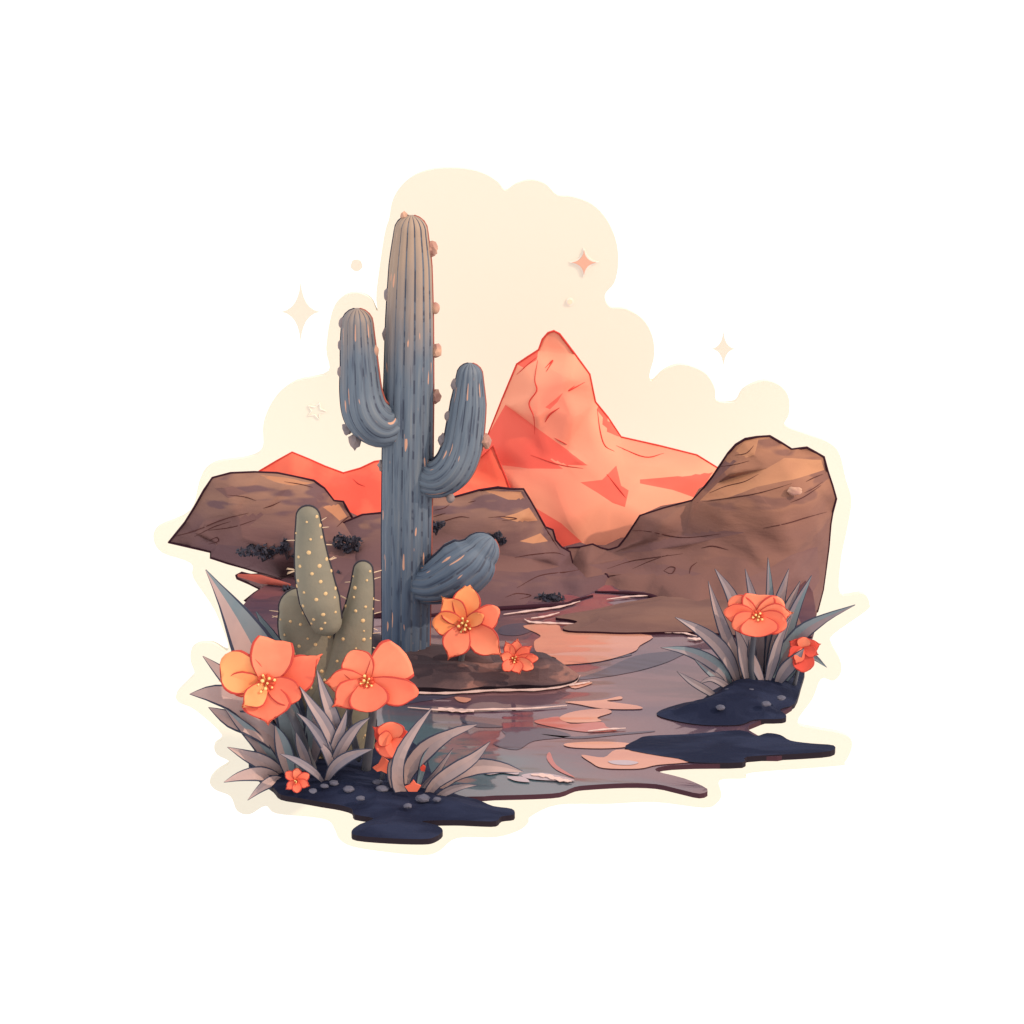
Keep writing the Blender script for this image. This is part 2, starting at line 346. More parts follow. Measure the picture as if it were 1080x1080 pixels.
def slab(px_poly, step, height, drop, z0=0.0, rough=0.0, soft=0.3, n=3):
    """ground body: outline on the level z0, top rising to `height` away from the shore, vertical rim down by `drop`"""
    w = [G(p[0], p[1], z0) for p in px_poly]; w = smooth_line(w, n, True)
    poly = [(p.x, p.y) for p in w]; pts = [Vector(p) for p in poly]; k = len(pts)
    xs = [p[0] for p in poly]; ys = [p[1] for p in poly]
    x = min(xs)
    while x < max(xs):
        y = min(ys)
        while y < max(ys):
            q = (x + random.uniform(-.3, .3) * step, y + random.uniform(-.3, .3) * step)
            if inside(q, poly) and edge_dist(q, poly) > step * 0.35: pts.append(Vector(q))
            y += step
        x += step
    r = delaunay_2d_cdt(pts, [], [list(range(k))], 1, 1e-5)
    vs = []
    for p in r[0]:
        d = edge_dist(p, poly); t = min(1, d / soft); t = t * t * (3 - 2 * t)
        nz = noise.noise(Vector((p.x * 1.7, p.y * 1.7, 3.1))) * rough * t
        vs.append(Vector((p.x, p.y, z0 + height(p) * t + nz)) if callable(height) else Vector((p.x, p.y, z0 + height * t + nz)))
    mb = MB(); mb.add(vs, [list(f) for f in r[2]], 0)
    cnt = {}
    for f in r[2]:
        for i in range(len(f)):
            e = (f[i], f[(i + 1) % len(f)]); cnt[tuple(sorted(e))] = cnt.get(tuple(sorted(e)), []) + [e]
    bd = [v[0] for v in cnt.values() if len(v) == 1]
    low = {}
    for a, b in bd:
        for q in (a, b):
            if q not in low: low[q] = mb.add([vs[q] - Vector((0, 0, drop))], [], 0)
        mb.f.append([a, b, low[b], low[a]]); mb.m.append(1)
    cap = [[(low[i] if i in low else None) for i in f] for f in r[2]]
    inner = {}
    for f in r[2]:
        g = []
        for i in f:
            if i in low: g.append(low[i])
            else:
                if i not in inner: inner[i] = mb.add([Vector((vs[i].x, vs[i].y, z0 - drop))], [], 0)
                g.append(inner[i])
        mb.f.append(list(reversed(g))); mb.m.append(1)
    return mb, poly

def card(px_poly, y, thick, n=1):
    P = smooth_line([Vector((p[0], p[1], 0)) for p in px_poly], n, True) if n > 1 else [Vector((p[0], p[1], 0)) for p in px_poly]
    w = [V(p.x, p.y, y) for p in P]
    r = delaunay_2d_cdt([Vector((p.x, p.z)) for p in w], [], [list(range(len(w)))], 1, 1e-6)
    vs = [Vector((p.x, y, p.y)) for p in r[0]]; k = len(vs)
    mb = MB(); mb.add(vs + [v + Vector((0, thick, 0)) for v in vs], [list(f) for f in r[2]] + [[k + i for i in reversed(f)] for f in r[2]])
    cnt = {}
    for f in r[2]:
        for i in range(len(f)):
            e = (f[i], f[(i + 1) % len(f)]); cnt.setdefault(tuple(sorted(e)), []).append(e)
    for v in cnt.values():
        if len(v) == 1: a, b = v[0]; mb.f.append([b, a, k + a, k + b]); mb.m.append(0)
    return mb

def relief(name, outline, inner, yR, mats, label, cat, lines=(), back=0.6, rough=0.07, cuts=3, line_r=0.016, line_m='rock_line', crack_m='crack', crack_r=0.007, seed=0, kind='structure', faces_m=None):
    """a rock body: its crest stands at depth yR, its front slopes down to the foot; a back slope closes it"""
    faces_m = [(pl[0], pl[1:]) if isinstance(pl[0], int) else (1, pl) for pl in (faces_m or [])]
    P2, Y = [], []
    for p in outline:
        P2.append(Vector((p[0], p[1]))); Y.append('g' if len(p) > 2 and p[2] == 'g' else (yR if len(p) < 3 else yR - p[2]))
    k = len(P2)
    for p in inner: P2.append(Vector((p[0], p[1]))); Y.append(yR - p[2])
    r = delaunay_2d_cdt(P2, [], [list(range(k))], 1, 1e-4)
    extra = []
    if faces_m:      # seams of the painted lit and shaded patches become edges of the body
        def yat(i):
            src = r[3][i]; y = Y[src[0]] if src else yR
            return G(r[0][i].x, r[0][i].y).y if y == 'g' else y
        flat_ol = [tuple(p) for p in P2[:k]]
        for _, pl in faces_m:
            ids = []
            for q in pl:
                if not inside(q, flat_ol) or edge_dist(q, flat_ol) < 1.0: ids.append(None); continue
                qv = Vector(q); yy = yR
                for f in r[2]:
                    a, b2, c2 = (r[0][i] for i in f[:3]); dt = (b2.y - c2.y) * (a.x - c2.x) + (c2.x - b2.x) * (a.y - c2.y)
                    if abs(dt) < 1e-9: continue
                    l1 = ((b2.y - c2.y) * (qv.x - c2.x) + (c2.x - b2.x) * (qv.y - c2.y)) / dt; l2 = ((c2.y - a.y) * (qv.x - c2.x) + (a.x - c2.x) * (qv.y - c2.y)) / dt
                    if l1 >= -1e-6 and l2 >= -1e-6 and l1 + l2 <= 1 + 1e-6: yy = l1 * yat(f[0]) + l2 * yat(f[1]) + (1 - l1 - l2) * yat(f[2]); break
                ids.append(len(P2)); P2.append(qv); Y.append(yy)
            for i in range(len(ids)):
                if ids[i] is not None and ids[(i + 1) % len(ids)] is not None: extra.append((ids[i], ids[(i + 1) % len(ids)]))
        r = delaunay_2d_cdt(P2, extra, [list(range(k))], 1, 1e-4)
        def tri_y(i):
            if r[3][i]: return Y[r[3][i][0]]
            q = r[0][i]; best = sorted(range(len(P2)), key=lambda j: (P2[j] - q).length)[:2]; ys = [G(P2[j].x, P2[j].y).y if Y[j] == 'g' else Y[j] for j in best]
            d = [(P2[j] - q).length + 1e-6 for j in best]; return (ys[0] / d[0] + ys[1] / d[1]) / (1 / d[0] + 1 / d[1])
    pos, crest = [], []
    for i, p in enumerate(r[0]):
        src = r[3][i]; y = Y[src[0]] if src else (tri_y(i) if faces_m else yR)
        if y == 'g': w = G(p.x, p.y, 0.0); w.z = -0.05; pos.append(w); crest.append(False)
        else: pos.append(V(p.x, p.y, y)); crest.append(abs(y - yR) < 1e-6)
    bm = bmesh.new(); bv = [bm.verts.new(p) for p in pos]
    for f in r[2]:
        try: bm.faces.new([bv[i] for i in f])
        except ValueError: pass
    bmesh.ops.subdivide_edges(bm, edges=bm.edges[:], cuts=cuts, use_grid_fill=True)
    bmesh.ops.triangulate(bm, faces=bm.faces[:])
    for v in bm.verts:
        if v.is_boundary: continue
        q = v.co * 1.0 + Vector((seed * 7.3, 0, 0))
        d = noise.noise(Vector((q.x * 1.1, q.y, q.z * 2.0))) * rough + noise.noise(q * 3.7) * rough * 0.4
        v.co += Vector((0, d, 0)) + NRM * 0
    fmi = []
    for f in bm.faces:
        c = f.calc_center_median() - CAM; dz = c.dot(FWD); q = (540 + c.x / dz * FPX, 540 - c.dot(UPV) / dz * FPX)
        fmi.append(next((mi_ for mi_, pl in faces_m if inside(q, pl)), 0) if faces_m else 0)
    front_v = [v.co.copy() for v in bm.verts]; bm.verts.index_update()
    fr = [[v.index for v in f.verts] for f in bm.faces]
    bdr = [v.is_boundary for v in bm.verts]; bed = [[v.index for v in e.verts] for e in bm.edges if e.is_boundary]; bm.free()
    root = thing(name, (sum(p.x for p in front_v) / len(front_v), yR, 0), label, cat, kind=kind)
    mb = MB(); mb.add(front_v, fr, fmi); n = len(front_v)
    # the back slope: the front mirrored about the crest and flattened
    mb.add([Vector((p.x, yR + max(0.0, yR - p.y) * back + 0.02, p.z)) for p in front_v], [list(reversed(f)) for f in fr], 0)
    for a, b in bed: mb.f.append([b, a, n + a, n + b]); mb.m.append(0)
    o = mb.build('rock_face', mats, root, smooth=True)
    bvh = BVHTree.FromPolygons(front_v, fr)
    # dark drawn outline that follows the ridge
    mbl = MB(); run = []
    def flush():
        if len(run) > 1: tube(mbl, run, [line_r * 0.8, line_r, line_r * 0.8], seg=6, cap=1)
        run.clear()
    for i in range(k + 1):
        p = outline[i % k]
        if len(p) > 2 and p[2] == 'g': flush(); continue
        run.append(V(p[0], p[1], yR if len(p) < 3 else yR - p[2]))
    flush()
    if mbl.v: mbl.build('ridge_edge', M[line_m], root, smooth=True)
    mbw = MB(); run = []
    def flush2():
        if len(run) > 1: tube(mbw, smooth_line(run, 4), [0.008, 0.026, 0.026, 0.008], seg=6, cap=1, flat=1.6)
        run.clear()
    for i in range(k):
        p = outline[i]
        if len(p) > 2 and p[2] == 'g': run.append(G(p[0], p[1], 0.008))
        else: flush2()
    flush2()
    if mbw.v: mbw.build('waterline', M[line_m], root, smooth=True)
    mbc = MB()
    for ln in lines:
        w = ln[-1] if not isinstance(ln[-1], tuple) else 1.0
        pts = [p for p in ln if isinstance(p, tuple)]
        sm = smooth_line([Vector((p[0], p[1], 0)) for p in pts], 6); path = []
        for s in sm:
            d = ray(s.x, s.y).normalized(); h = bvh.ray_cast(CAM, d)
            if h[0] is not None: path.append(h[0] - d * 0.002)
        if len(path) > 2: tube(mbc, path, [crack_r * 0.25 * w, crack_r * w, crack_r * w, crack_r * 0.25 * w], seg=5, cap=1)
    if mbc.v: mbc.build('crack', M[crack_m], root, smooth=True)
    return root, bvh

# ================================================================== SETTING
YB = 7.5
BOARD = [(410,232),(414,212),(424,196),(440,184),(462,178),(490,178),(510,183),(525,192),(533,201),(545,194),(560,190),(575,194),(588,206),(605,208),(625,216),(640,232),(650,255),(652,278),(648,298),(638,311),(643,324),(660,326),(678,337),(688,355),(690,375),(685,395),(688,402),(700,391),(715,385),(730,387),(745,395),(754,410),(756,423),(775,424),(783,412),(797,404),(810,402),(824,408),(832,420),(832,437),(828,449),(850,458),(872,466),(885,478),(892,505),(898,528),(893,560),(887,590),(886,626),(907,626),(914,629),(917,637),(914,644),(879,669),(877,679),(886,696),(887,709),(879,718),(866,716),(857,737),(841,762),(862,769),(884,773),(897,779),(898,790),(891,804),(882,808),(793,815),(786,821),(759,823),(761,838),(756,847),(742,852),(690,846),(640,848),(588,849),(560,861),(557,868),(547,876),(523,883),(482,884),(464,897),(448,902),(410,899),(372,893),(358,885),(353,875),(347,866),(330,862),(291,858),(280,850),(263,859),(250,855),(243,840),(227,833),(221,824),(228,814),(242,804),(229,796),(226,786),(234,775),(206,749),(189,741),(186,732),(199,718),(205,710),(201,697),(202,685),(211,679),(225,679),(241,685),(227,645),(204,610),(201,594),(171,583),(162,569),(167,556),(200,540),(210,508),(217,495),(231,487),(264,482),(277,472),(278,445),(291,419),(313,402),(346,393),(344,367),(350,330),(361,314),(376,309),(391,315),(398,328),(397,308),(405,250)]
b = card(BOARD, YB, 0.10, 4).build('backing_board', M['cream'], loc=(0, YB, 0))
tag(b, 'large cream board with scalloped cloud shaped outline behind the desert scene', 'board')

# water
WATER = [(255,640),(250,690),(300,760),(360,812),(430,838),(500,840),(522,839),(560,838),(590,836),(606,830),(622,828),(660,826),(692,827),(715,832),(738,837),(746,832),(722,821),(692,813),(700,808),(733,806),(783,805),(788,798),(830,796),(800,776),(790,765),(835,745),(848,700),(860,640),(820,600),(600,595),(400,600),(300,610)]
mb, WPOLY = slab(WATER, 0.30, 0.0, 0.05, 0.0)
w = mb.build('water', [M['water'], M['water_rim']], loc=(0, 0, 0))
tag(w, 'rippled mauve desert pool that mirrors the coral mountain and rocks', 'water', kind='structure')

# far mountains
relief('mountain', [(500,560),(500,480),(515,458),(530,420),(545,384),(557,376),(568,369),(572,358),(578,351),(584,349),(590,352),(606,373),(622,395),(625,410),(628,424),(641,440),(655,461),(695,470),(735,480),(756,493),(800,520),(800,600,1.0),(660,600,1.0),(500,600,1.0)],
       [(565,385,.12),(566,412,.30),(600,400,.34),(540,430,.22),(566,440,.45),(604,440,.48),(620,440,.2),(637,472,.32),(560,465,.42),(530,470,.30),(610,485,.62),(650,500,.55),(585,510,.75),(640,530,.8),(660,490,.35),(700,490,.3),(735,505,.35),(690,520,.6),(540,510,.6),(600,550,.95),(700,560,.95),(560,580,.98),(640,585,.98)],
       4.9, [M['mountain'], M['mountain_shade']], 'pointed coral peak rising behind the brown rocks', 'mountain',
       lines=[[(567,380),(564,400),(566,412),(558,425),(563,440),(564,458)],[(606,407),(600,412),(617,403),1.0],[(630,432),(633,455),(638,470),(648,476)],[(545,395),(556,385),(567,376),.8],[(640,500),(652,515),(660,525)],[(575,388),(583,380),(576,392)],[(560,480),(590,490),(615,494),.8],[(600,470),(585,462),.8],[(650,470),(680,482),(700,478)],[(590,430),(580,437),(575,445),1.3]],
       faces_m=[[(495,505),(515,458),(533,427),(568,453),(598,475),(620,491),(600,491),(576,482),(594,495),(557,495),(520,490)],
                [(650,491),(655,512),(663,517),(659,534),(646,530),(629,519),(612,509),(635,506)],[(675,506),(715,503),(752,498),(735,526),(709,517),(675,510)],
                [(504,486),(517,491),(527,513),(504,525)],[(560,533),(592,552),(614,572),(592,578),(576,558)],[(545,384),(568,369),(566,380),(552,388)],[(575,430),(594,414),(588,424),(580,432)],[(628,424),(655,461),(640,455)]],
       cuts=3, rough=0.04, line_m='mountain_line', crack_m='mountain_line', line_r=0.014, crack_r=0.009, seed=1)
relief('hill', [(262,505),(275,496),(292,486),(308,477),(325,484),(343,492),(362,499),(380,494),(395,487),(420,484),(460,492),(490,498),(520,470),(540,520),(540,596,.9),(340,596,.9),(300,540,.5)],
       [(308,500,.25),(335,510,.3),(365,512,.25),(395,505,.3),(330,540,.6),(380,540,.6),(420,520,.4),(480,520,.4),(300,530,.5),(440,560,.75)],
       4.3, [M['red_hill']], 'low red hills to the left, between the brown bluff and tall cactus', 'hill',
       lines=[[(372,505),(378,510),(385,513)]], line_m='mountain_line', crack_m='mountain_line', line_r=0.014, seed=2)

# brown bluffs round the pool
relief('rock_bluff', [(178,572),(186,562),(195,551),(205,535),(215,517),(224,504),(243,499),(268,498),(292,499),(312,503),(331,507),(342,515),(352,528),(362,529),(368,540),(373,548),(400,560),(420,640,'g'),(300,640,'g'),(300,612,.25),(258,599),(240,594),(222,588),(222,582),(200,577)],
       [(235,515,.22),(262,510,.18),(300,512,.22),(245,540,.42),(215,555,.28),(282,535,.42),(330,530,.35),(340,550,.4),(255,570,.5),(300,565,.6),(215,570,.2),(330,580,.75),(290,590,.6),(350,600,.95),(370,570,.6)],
       3.35, [M['rock'], M['rock_lit'], M['rock_shaded']], 'grey brown bluff on the far left with a pointed overhanging tip', 'rock',
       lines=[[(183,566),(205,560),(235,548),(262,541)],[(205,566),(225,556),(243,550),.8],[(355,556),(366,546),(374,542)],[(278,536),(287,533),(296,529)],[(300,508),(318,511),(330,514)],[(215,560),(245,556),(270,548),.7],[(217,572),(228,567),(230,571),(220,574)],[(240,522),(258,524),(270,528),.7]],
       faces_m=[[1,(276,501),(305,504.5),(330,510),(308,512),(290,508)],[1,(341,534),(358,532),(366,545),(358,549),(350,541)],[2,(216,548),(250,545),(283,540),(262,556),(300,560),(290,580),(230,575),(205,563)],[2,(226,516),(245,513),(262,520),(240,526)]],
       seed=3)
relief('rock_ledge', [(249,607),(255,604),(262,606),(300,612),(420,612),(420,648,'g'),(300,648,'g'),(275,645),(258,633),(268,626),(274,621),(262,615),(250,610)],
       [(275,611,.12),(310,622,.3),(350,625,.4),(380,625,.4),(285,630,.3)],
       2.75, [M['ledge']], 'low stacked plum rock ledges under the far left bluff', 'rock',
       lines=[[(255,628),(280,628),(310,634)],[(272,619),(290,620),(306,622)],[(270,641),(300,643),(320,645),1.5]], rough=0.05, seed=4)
mbr = MB(); tube(mbr, smooth_line([V(252,607,2.62), V(275,611,2.48), V(305,617,2.36)], 4), [0.02, 0.055, 0.02], seg=8, flat=0.7)  # red lit underside of the ledge, put in as a coloured strip
mbr.build('red_lit_strip', M['ledge_red'], [o for o in bpy.data.objects if o.name == 'rock_ledge'][0], smooth=True)
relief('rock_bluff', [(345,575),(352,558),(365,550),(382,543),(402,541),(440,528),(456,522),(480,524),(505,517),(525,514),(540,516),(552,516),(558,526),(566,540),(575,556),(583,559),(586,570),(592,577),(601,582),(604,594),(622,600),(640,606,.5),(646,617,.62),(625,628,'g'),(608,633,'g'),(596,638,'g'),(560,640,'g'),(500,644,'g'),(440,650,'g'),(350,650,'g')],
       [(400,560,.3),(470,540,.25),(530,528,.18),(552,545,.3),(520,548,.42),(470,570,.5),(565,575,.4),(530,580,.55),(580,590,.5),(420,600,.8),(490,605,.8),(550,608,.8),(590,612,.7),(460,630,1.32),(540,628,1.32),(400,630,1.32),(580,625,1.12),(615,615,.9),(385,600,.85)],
       3.15, [M['rock'], M['rock_lit'], M['rock_shaded']], 'brown flat topped bluff behind the tall cactus trunk', 'rock',
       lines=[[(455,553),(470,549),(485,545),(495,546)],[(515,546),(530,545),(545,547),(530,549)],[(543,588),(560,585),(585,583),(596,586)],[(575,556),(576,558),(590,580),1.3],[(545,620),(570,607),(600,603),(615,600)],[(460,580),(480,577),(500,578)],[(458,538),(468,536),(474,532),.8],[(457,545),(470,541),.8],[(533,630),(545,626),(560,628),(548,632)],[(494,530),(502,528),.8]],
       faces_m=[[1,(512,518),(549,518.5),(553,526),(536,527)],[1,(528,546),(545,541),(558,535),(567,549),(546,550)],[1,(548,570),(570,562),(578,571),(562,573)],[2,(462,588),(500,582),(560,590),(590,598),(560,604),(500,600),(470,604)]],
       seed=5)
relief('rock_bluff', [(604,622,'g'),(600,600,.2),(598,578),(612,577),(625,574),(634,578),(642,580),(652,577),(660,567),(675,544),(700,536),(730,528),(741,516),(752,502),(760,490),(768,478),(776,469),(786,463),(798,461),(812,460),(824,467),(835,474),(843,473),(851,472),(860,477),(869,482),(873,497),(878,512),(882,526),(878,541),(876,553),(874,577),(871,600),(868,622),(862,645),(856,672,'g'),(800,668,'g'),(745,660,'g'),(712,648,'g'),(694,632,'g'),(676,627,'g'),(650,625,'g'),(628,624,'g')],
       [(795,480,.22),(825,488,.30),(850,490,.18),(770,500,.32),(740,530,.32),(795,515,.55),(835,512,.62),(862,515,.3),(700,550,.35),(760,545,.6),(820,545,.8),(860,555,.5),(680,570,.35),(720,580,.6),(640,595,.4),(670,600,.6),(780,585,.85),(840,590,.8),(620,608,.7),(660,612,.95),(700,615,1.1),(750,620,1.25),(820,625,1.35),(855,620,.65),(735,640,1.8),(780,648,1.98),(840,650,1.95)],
       3.3, [M['rock_warm'], M['rock_lit'], M['rock_shaded']], 'tall ochre brown bluff on the right, highest of the brown rocks', 'rock',
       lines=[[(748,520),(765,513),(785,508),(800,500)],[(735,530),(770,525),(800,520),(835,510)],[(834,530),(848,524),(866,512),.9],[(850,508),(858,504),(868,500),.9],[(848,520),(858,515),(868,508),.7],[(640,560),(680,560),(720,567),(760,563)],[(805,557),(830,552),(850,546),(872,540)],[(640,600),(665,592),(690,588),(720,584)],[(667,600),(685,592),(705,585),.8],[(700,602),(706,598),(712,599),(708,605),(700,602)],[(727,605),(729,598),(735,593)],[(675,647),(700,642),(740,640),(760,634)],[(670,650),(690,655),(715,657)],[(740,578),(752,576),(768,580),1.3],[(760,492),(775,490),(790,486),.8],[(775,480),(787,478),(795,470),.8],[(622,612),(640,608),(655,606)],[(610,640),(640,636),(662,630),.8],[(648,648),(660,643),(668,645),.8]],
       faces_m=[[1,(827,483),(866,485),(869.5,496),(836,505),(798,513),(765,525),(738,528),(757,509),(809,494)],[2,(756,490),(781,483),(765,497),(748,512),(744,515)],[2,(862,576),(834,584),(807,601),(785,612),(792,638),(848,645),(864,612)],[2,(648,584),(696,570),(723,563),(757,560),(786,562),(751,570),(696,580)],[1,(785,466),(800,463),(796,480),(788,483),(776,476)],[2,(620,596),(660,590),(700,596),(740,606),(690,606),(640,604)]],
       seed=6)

mb, SP_ = slab([(586,651),(600,653),(609,656),(594,661),(600,665),(630,666),(660,667),(720,666),(760,668),(800,672),(835,668),(820,640),(760,630),(705,628),(680,632),(655,636),(625,643),(600,647)], 0.12, 0.09, 0.05, 0.03, rough=0.05, soft=0.35)
o = mb.build('shore', [M['shore'], M['rock_line']], loc=(1.5, 1.5, 0)); tag(o, 'flat brown rock shore between the narrow stream and the pool below the ochre bluff', 'shore', kind='structure')

# islet of the tall cactus and dark banks
mb, IP = slab([(380,722),(405,724),(428,725),(455,725),(485,727),(510,724),(530,724),(550,722),(572,723),(592,721),(606,717),(610,711),(598,705),(575,699),(545,697),(500,690),(450,684),(400,684),(378,698)], 0.08, 0.19, 0.07, 0.045, rough=0.14, soft=0.22)
o = mb.build('islet', [M['islet'], M['mud_rim']], loc=(-0.6, 0, 0)); tag(o, 'low plum rock islet in the pool under the tall cactus', 'islet', kind='structure')
def bank_h(p): return 0.10
mb, LP = slab([(296,838),(318,842),(340,846),(358,849),(371,853),(374,859),(394,863),(380,869),(371,876),(376,881),(410,884),(445,885),(458,883),(467,876),(460,870),(445,866),(480,865),(505,866),(523,866),(529,861),(542,859),(540,853),(520,850),(503,843),(475,835),(455,815),(445,790),(400,766),(340,760),(290,775),(262,800),(272,818),(288,830)], 0.12, 0.07, 0.055, 0.012, rough=0.07, soft=0.30)
o = mb.build('mud_bank', [M['mud'], M['mud_rim']], loc=(-1.6, -3, 0)); tag(o, 'dark navy mud bank in the near left corner under the flowers', 'bank', kind='structure')
mb, RP = slab([(693,754),(699,748),(722,741),(740,738),(752,728),(775,718),(800,715),(830,712),(848,706),(845,722),(838,742),(823,748),(829,754),(825,758),(796,759),(782,764),(760,765),(737,764),(712,760)], 0.10, 0.13, 0.05, 0.012, rough=0.10, soft=0.30)
o = mb.build('mud_bank', [M['mud'], M['mud_rim']], loc=(2.5, -1, 0)); tag(o, 'dark navy mud bank on the right below the ochre bluff', 'bank', kind='structure')
mb, BP = slab([(659,789),(672,780),(684,776),(730,774),(780,770),(797,776),(809,773),(823,775),(834,781),(856,784),(879,786),(876,792),(840,795),(788,798),(783,804),(732,804),(716,800),(690,796)], 0.12, 0.015, 0.06, 0.012, rough=0.02, soft=0.2)  # dark blue shading on the near right shore, built as a mud slab
o = mb.build('shade_flat', [M['mud'], M['mud_rim']], loc=(2.3, -2, 0)); tag(o, 'flat dark navy mud slab standing for the shade along the near right shore', 'bank', kind='structure')

# reflections, shade and highlights of the pool, painted as flat coloured patches
def reflection(name, patches, mk, z, label):
    mb = MB()
    for pl in patches:
        w = smooth_line([G(420 + x / 3, 620 + y / 3, z) for x, y in pl], 4, True)
        r = delaunay_2d_cdt([Vector((p.x, p.y)) for p in w], [], [list(range(len(w)))], 1, 1e-6)
        mb.add([Vector((p.x, p.y, z)) for p in r[0]], [list(f) for f in r[2]])
    o = mb.build(name, M[mk], loc=(0, 0, 0)); tag(o, label, 'reflection', kind='stuff')
reflection('slate_shade', [[(560,290),(640,262),(750,215),(860,200),(960,190),(900,212),(850,235),(760,262),(650,282)],[(330,446),(420,440),(500,450),(545,470),(430,484),(375,512),(300,494),(340,470)],[(-40,345),(60,334),(180,332),(165,346),(70,360),(-20,374)],
      [(200,420),(300,432),(330,440),(250,440)],[(450,462),(560,470),(680,460),(800,452),(800,456),(690,466),(560,477)],[(520,150),(620,152),(640,160),(500,160)],[(420,190),(470,205),(440,222),(415,212)],[(620,215),(700,205),(740,212),(660,226)],[(330,120),(400,112),(430,130),(380,150),(320,145)]], 'slate', 0.004, 'slate blue bands of painted shade across the mauve pool')
reflection('peach_reflection', [[(395,120),(500,116),(525,138),(620,142),(800,150),(765,182),(742,203),(640,232),(520,243),(470,240),(500,222),(440,205),(430,170),(450,150)],[(530,360),(640,355),(700,343),(706,352),(660,358),(755,372),(765,383),(650,382),(570,368)],
      [(530,492),(640,486),(735,492),(722,503),(640,508),(545,504)],[(580,528),(650,536),(690,512),(780,518),(860,533),(925,550),(820,560),(760,572),(650,570),(610,552)],[(510,410),(560,390),(650,382),(675,394),(630,410),(640,422),(545,426)],[(540,305),(600,297),(612,302),(560,318)],[(180,345),(230,350),(215,362),(190,358)],[(860,524),(990,520),(1000,526),(900,532)]], 'reflection', 0.008, 'peach swirls painted as mountain reflections across the mauve pool')
reflection('coral_reflection', [[(430,424),(470,412),(512,408),(545,430),(640,424),(660,440),(690,452),(600,456),(500,442)],[(470,540),(480,520),(500,560),(560,600),(500,575)]], 'reflection_red', 0.006, 'coral red swirl painted as a reflection in the middle of the pool')
reflection('lilac_highlight', [[(245,562),(310,553),(370,566),(380,590),(330,585),(280,590)],[(390,592),(450,585),(520,596),(555,610),(430,606)],[(345,597),(395,598),(415,614),(370,610)],[(665,548),(720,545),(760,552),(735,560),(685,558)]], 'lilac', 0.012, 'pale lilac patches of painted highlight near the front edge of the pool')

# foam lines and white water highlights, painted as flat strips
mbf = MB()
def streak(pts, wpx, z=0.018):
    sm = smooth_line([G(p[0], p[1], z) for p in pts], 6); n = len(sm); g = []
    for i, p in enumerate(sm):
        t = i / (n - 1); ww = wpx * U * 2.6 * (math.sin(math.pi * min(max(t, .03), .97)) ** 0.6) * (0.8 + 0.3 * math.sin(i * 1.7))
        g.append([p + Vector((0, -ww / 2, 0)), p + Vector((0, ww / 2, 0.0))])
    sheet(mbf, g, 0.006, [0])
for s in ([(385,727),(430,730),(470,731),(520,728),(570,727),(604,721),(612,712)],):
    streak(s, 2.4)
for s, ww in (([(430,746),(470,749),(520,748),(560,747),(598,744)],1.8),([(462,747),(480,749),(500,750)],4),([(531,648),(560,644),(590,640),(612,634)],2.5),([(553,653),(560,656),(580,657),(608,658)],2.4),([(560,652),(575,650),(590,646)],2.0),
              ([(700,667),(718,667),(735,671)],2.2),([(725,673),(735,674),(743,672)],3),([(660,664),(690,665),(706,665)],1.2),([(560,817),(575,818),(590,822),(603,824)],4),([(600,723),(612,721),(622,719)],1.6),([(620,771),(640,769),(660,768)],1.4),([(640,632),(665,629),(690,628)],1.6)):
    streak(s, ww)
o = mbf.build('foam', M['foam'], loc=(0, 0, 0)); tag(o, 'thin pale foam lines and painted highlights on the mauve water along the shores', 'foam', kind='stuff')

# ================================================================== THINGS
# boulders and pebbles
def boulder(name, px, py, y, rx, ry, rz, m, label, cat, group=None, seed=0, sub=3, z=None):
    c = V(px, py, y)
    if z is not None: c = G(px, py, z); c.z = z
    bm = bmesh.new(); bmesh.ops.create_icosphere(bm, subdivisions=sub, radius=1)
    for v in bm.verts:
        d = 1 + 0.28 * noise.noise(v.co * 1.3 + Vector((seed * 3.7, seed, 0))) + 0.12 * noise.noise(v.co * 3 + Vector((seed, 0, 0)))
        v.co = Vector((v.co.x * rx * d, v.co.y * ry * d, v.co.z * rz * d))
    bm.verts.index_update()
    mb = MB(); mb.add([v.co + c for v in bm.verts], [[v.index for v in f.verts] for f in bm.faces]); bm.free()
    o = mb.build(name, m, loc=c, smooth=sub > 2); return tag(o, label, cat, group)
boulder('boulder', 395, 684, 0.30, 0.15, 0.16, 0.15, M['boulder'], 'dark boulder between the spotted cactus and the foot of the tall cactus', 'boulder', seed=1)
boulder('boulder', 488, 702, -0.36, 0.34, 0.16, 0.17, M['islet'], 'broad plum boulder on the islet right below the largest islet flower', 'boulder', seed=2)
boulder('boulder', 572, 711, -0.42, 0.30, 0.13, 0.11, M['boulder'], 'low grey boulder at the right end of the islet beside the small flower', 'boulder', seed=3)
boulder('boulder', 425, 705, -0.38, 0.30, 0.16, 0.14, M['islet'], 'plum boulder at the foot of the tall cactus trunk', 'boulder', seed=5)
boulder('stone', 838, 518, 2.62, 0.085, 0.05, 0.05, M['bud_warm'], 'pale peach stone stuck on the face of the ochre bluff', 'stone', seed=4)
for i, (px, py, s) in enumerate([(342,829,5),(352,826,6),(368,832,7),(398,825,6),(403,832,8),(412,824,4),(446,842,8),(461,843,5),(380,842,5),(330,834,5),(430,850,5)]):
    boulder('pebble', px, py, 0, s * U * .8, s * U * .6, s * U * .45, M['pebble'], 'small blue grey pebble lying on the dark near left bank', 'pebble', 'pebbles on the near left bank', seed=i + 10, sub=2, z=0.10)
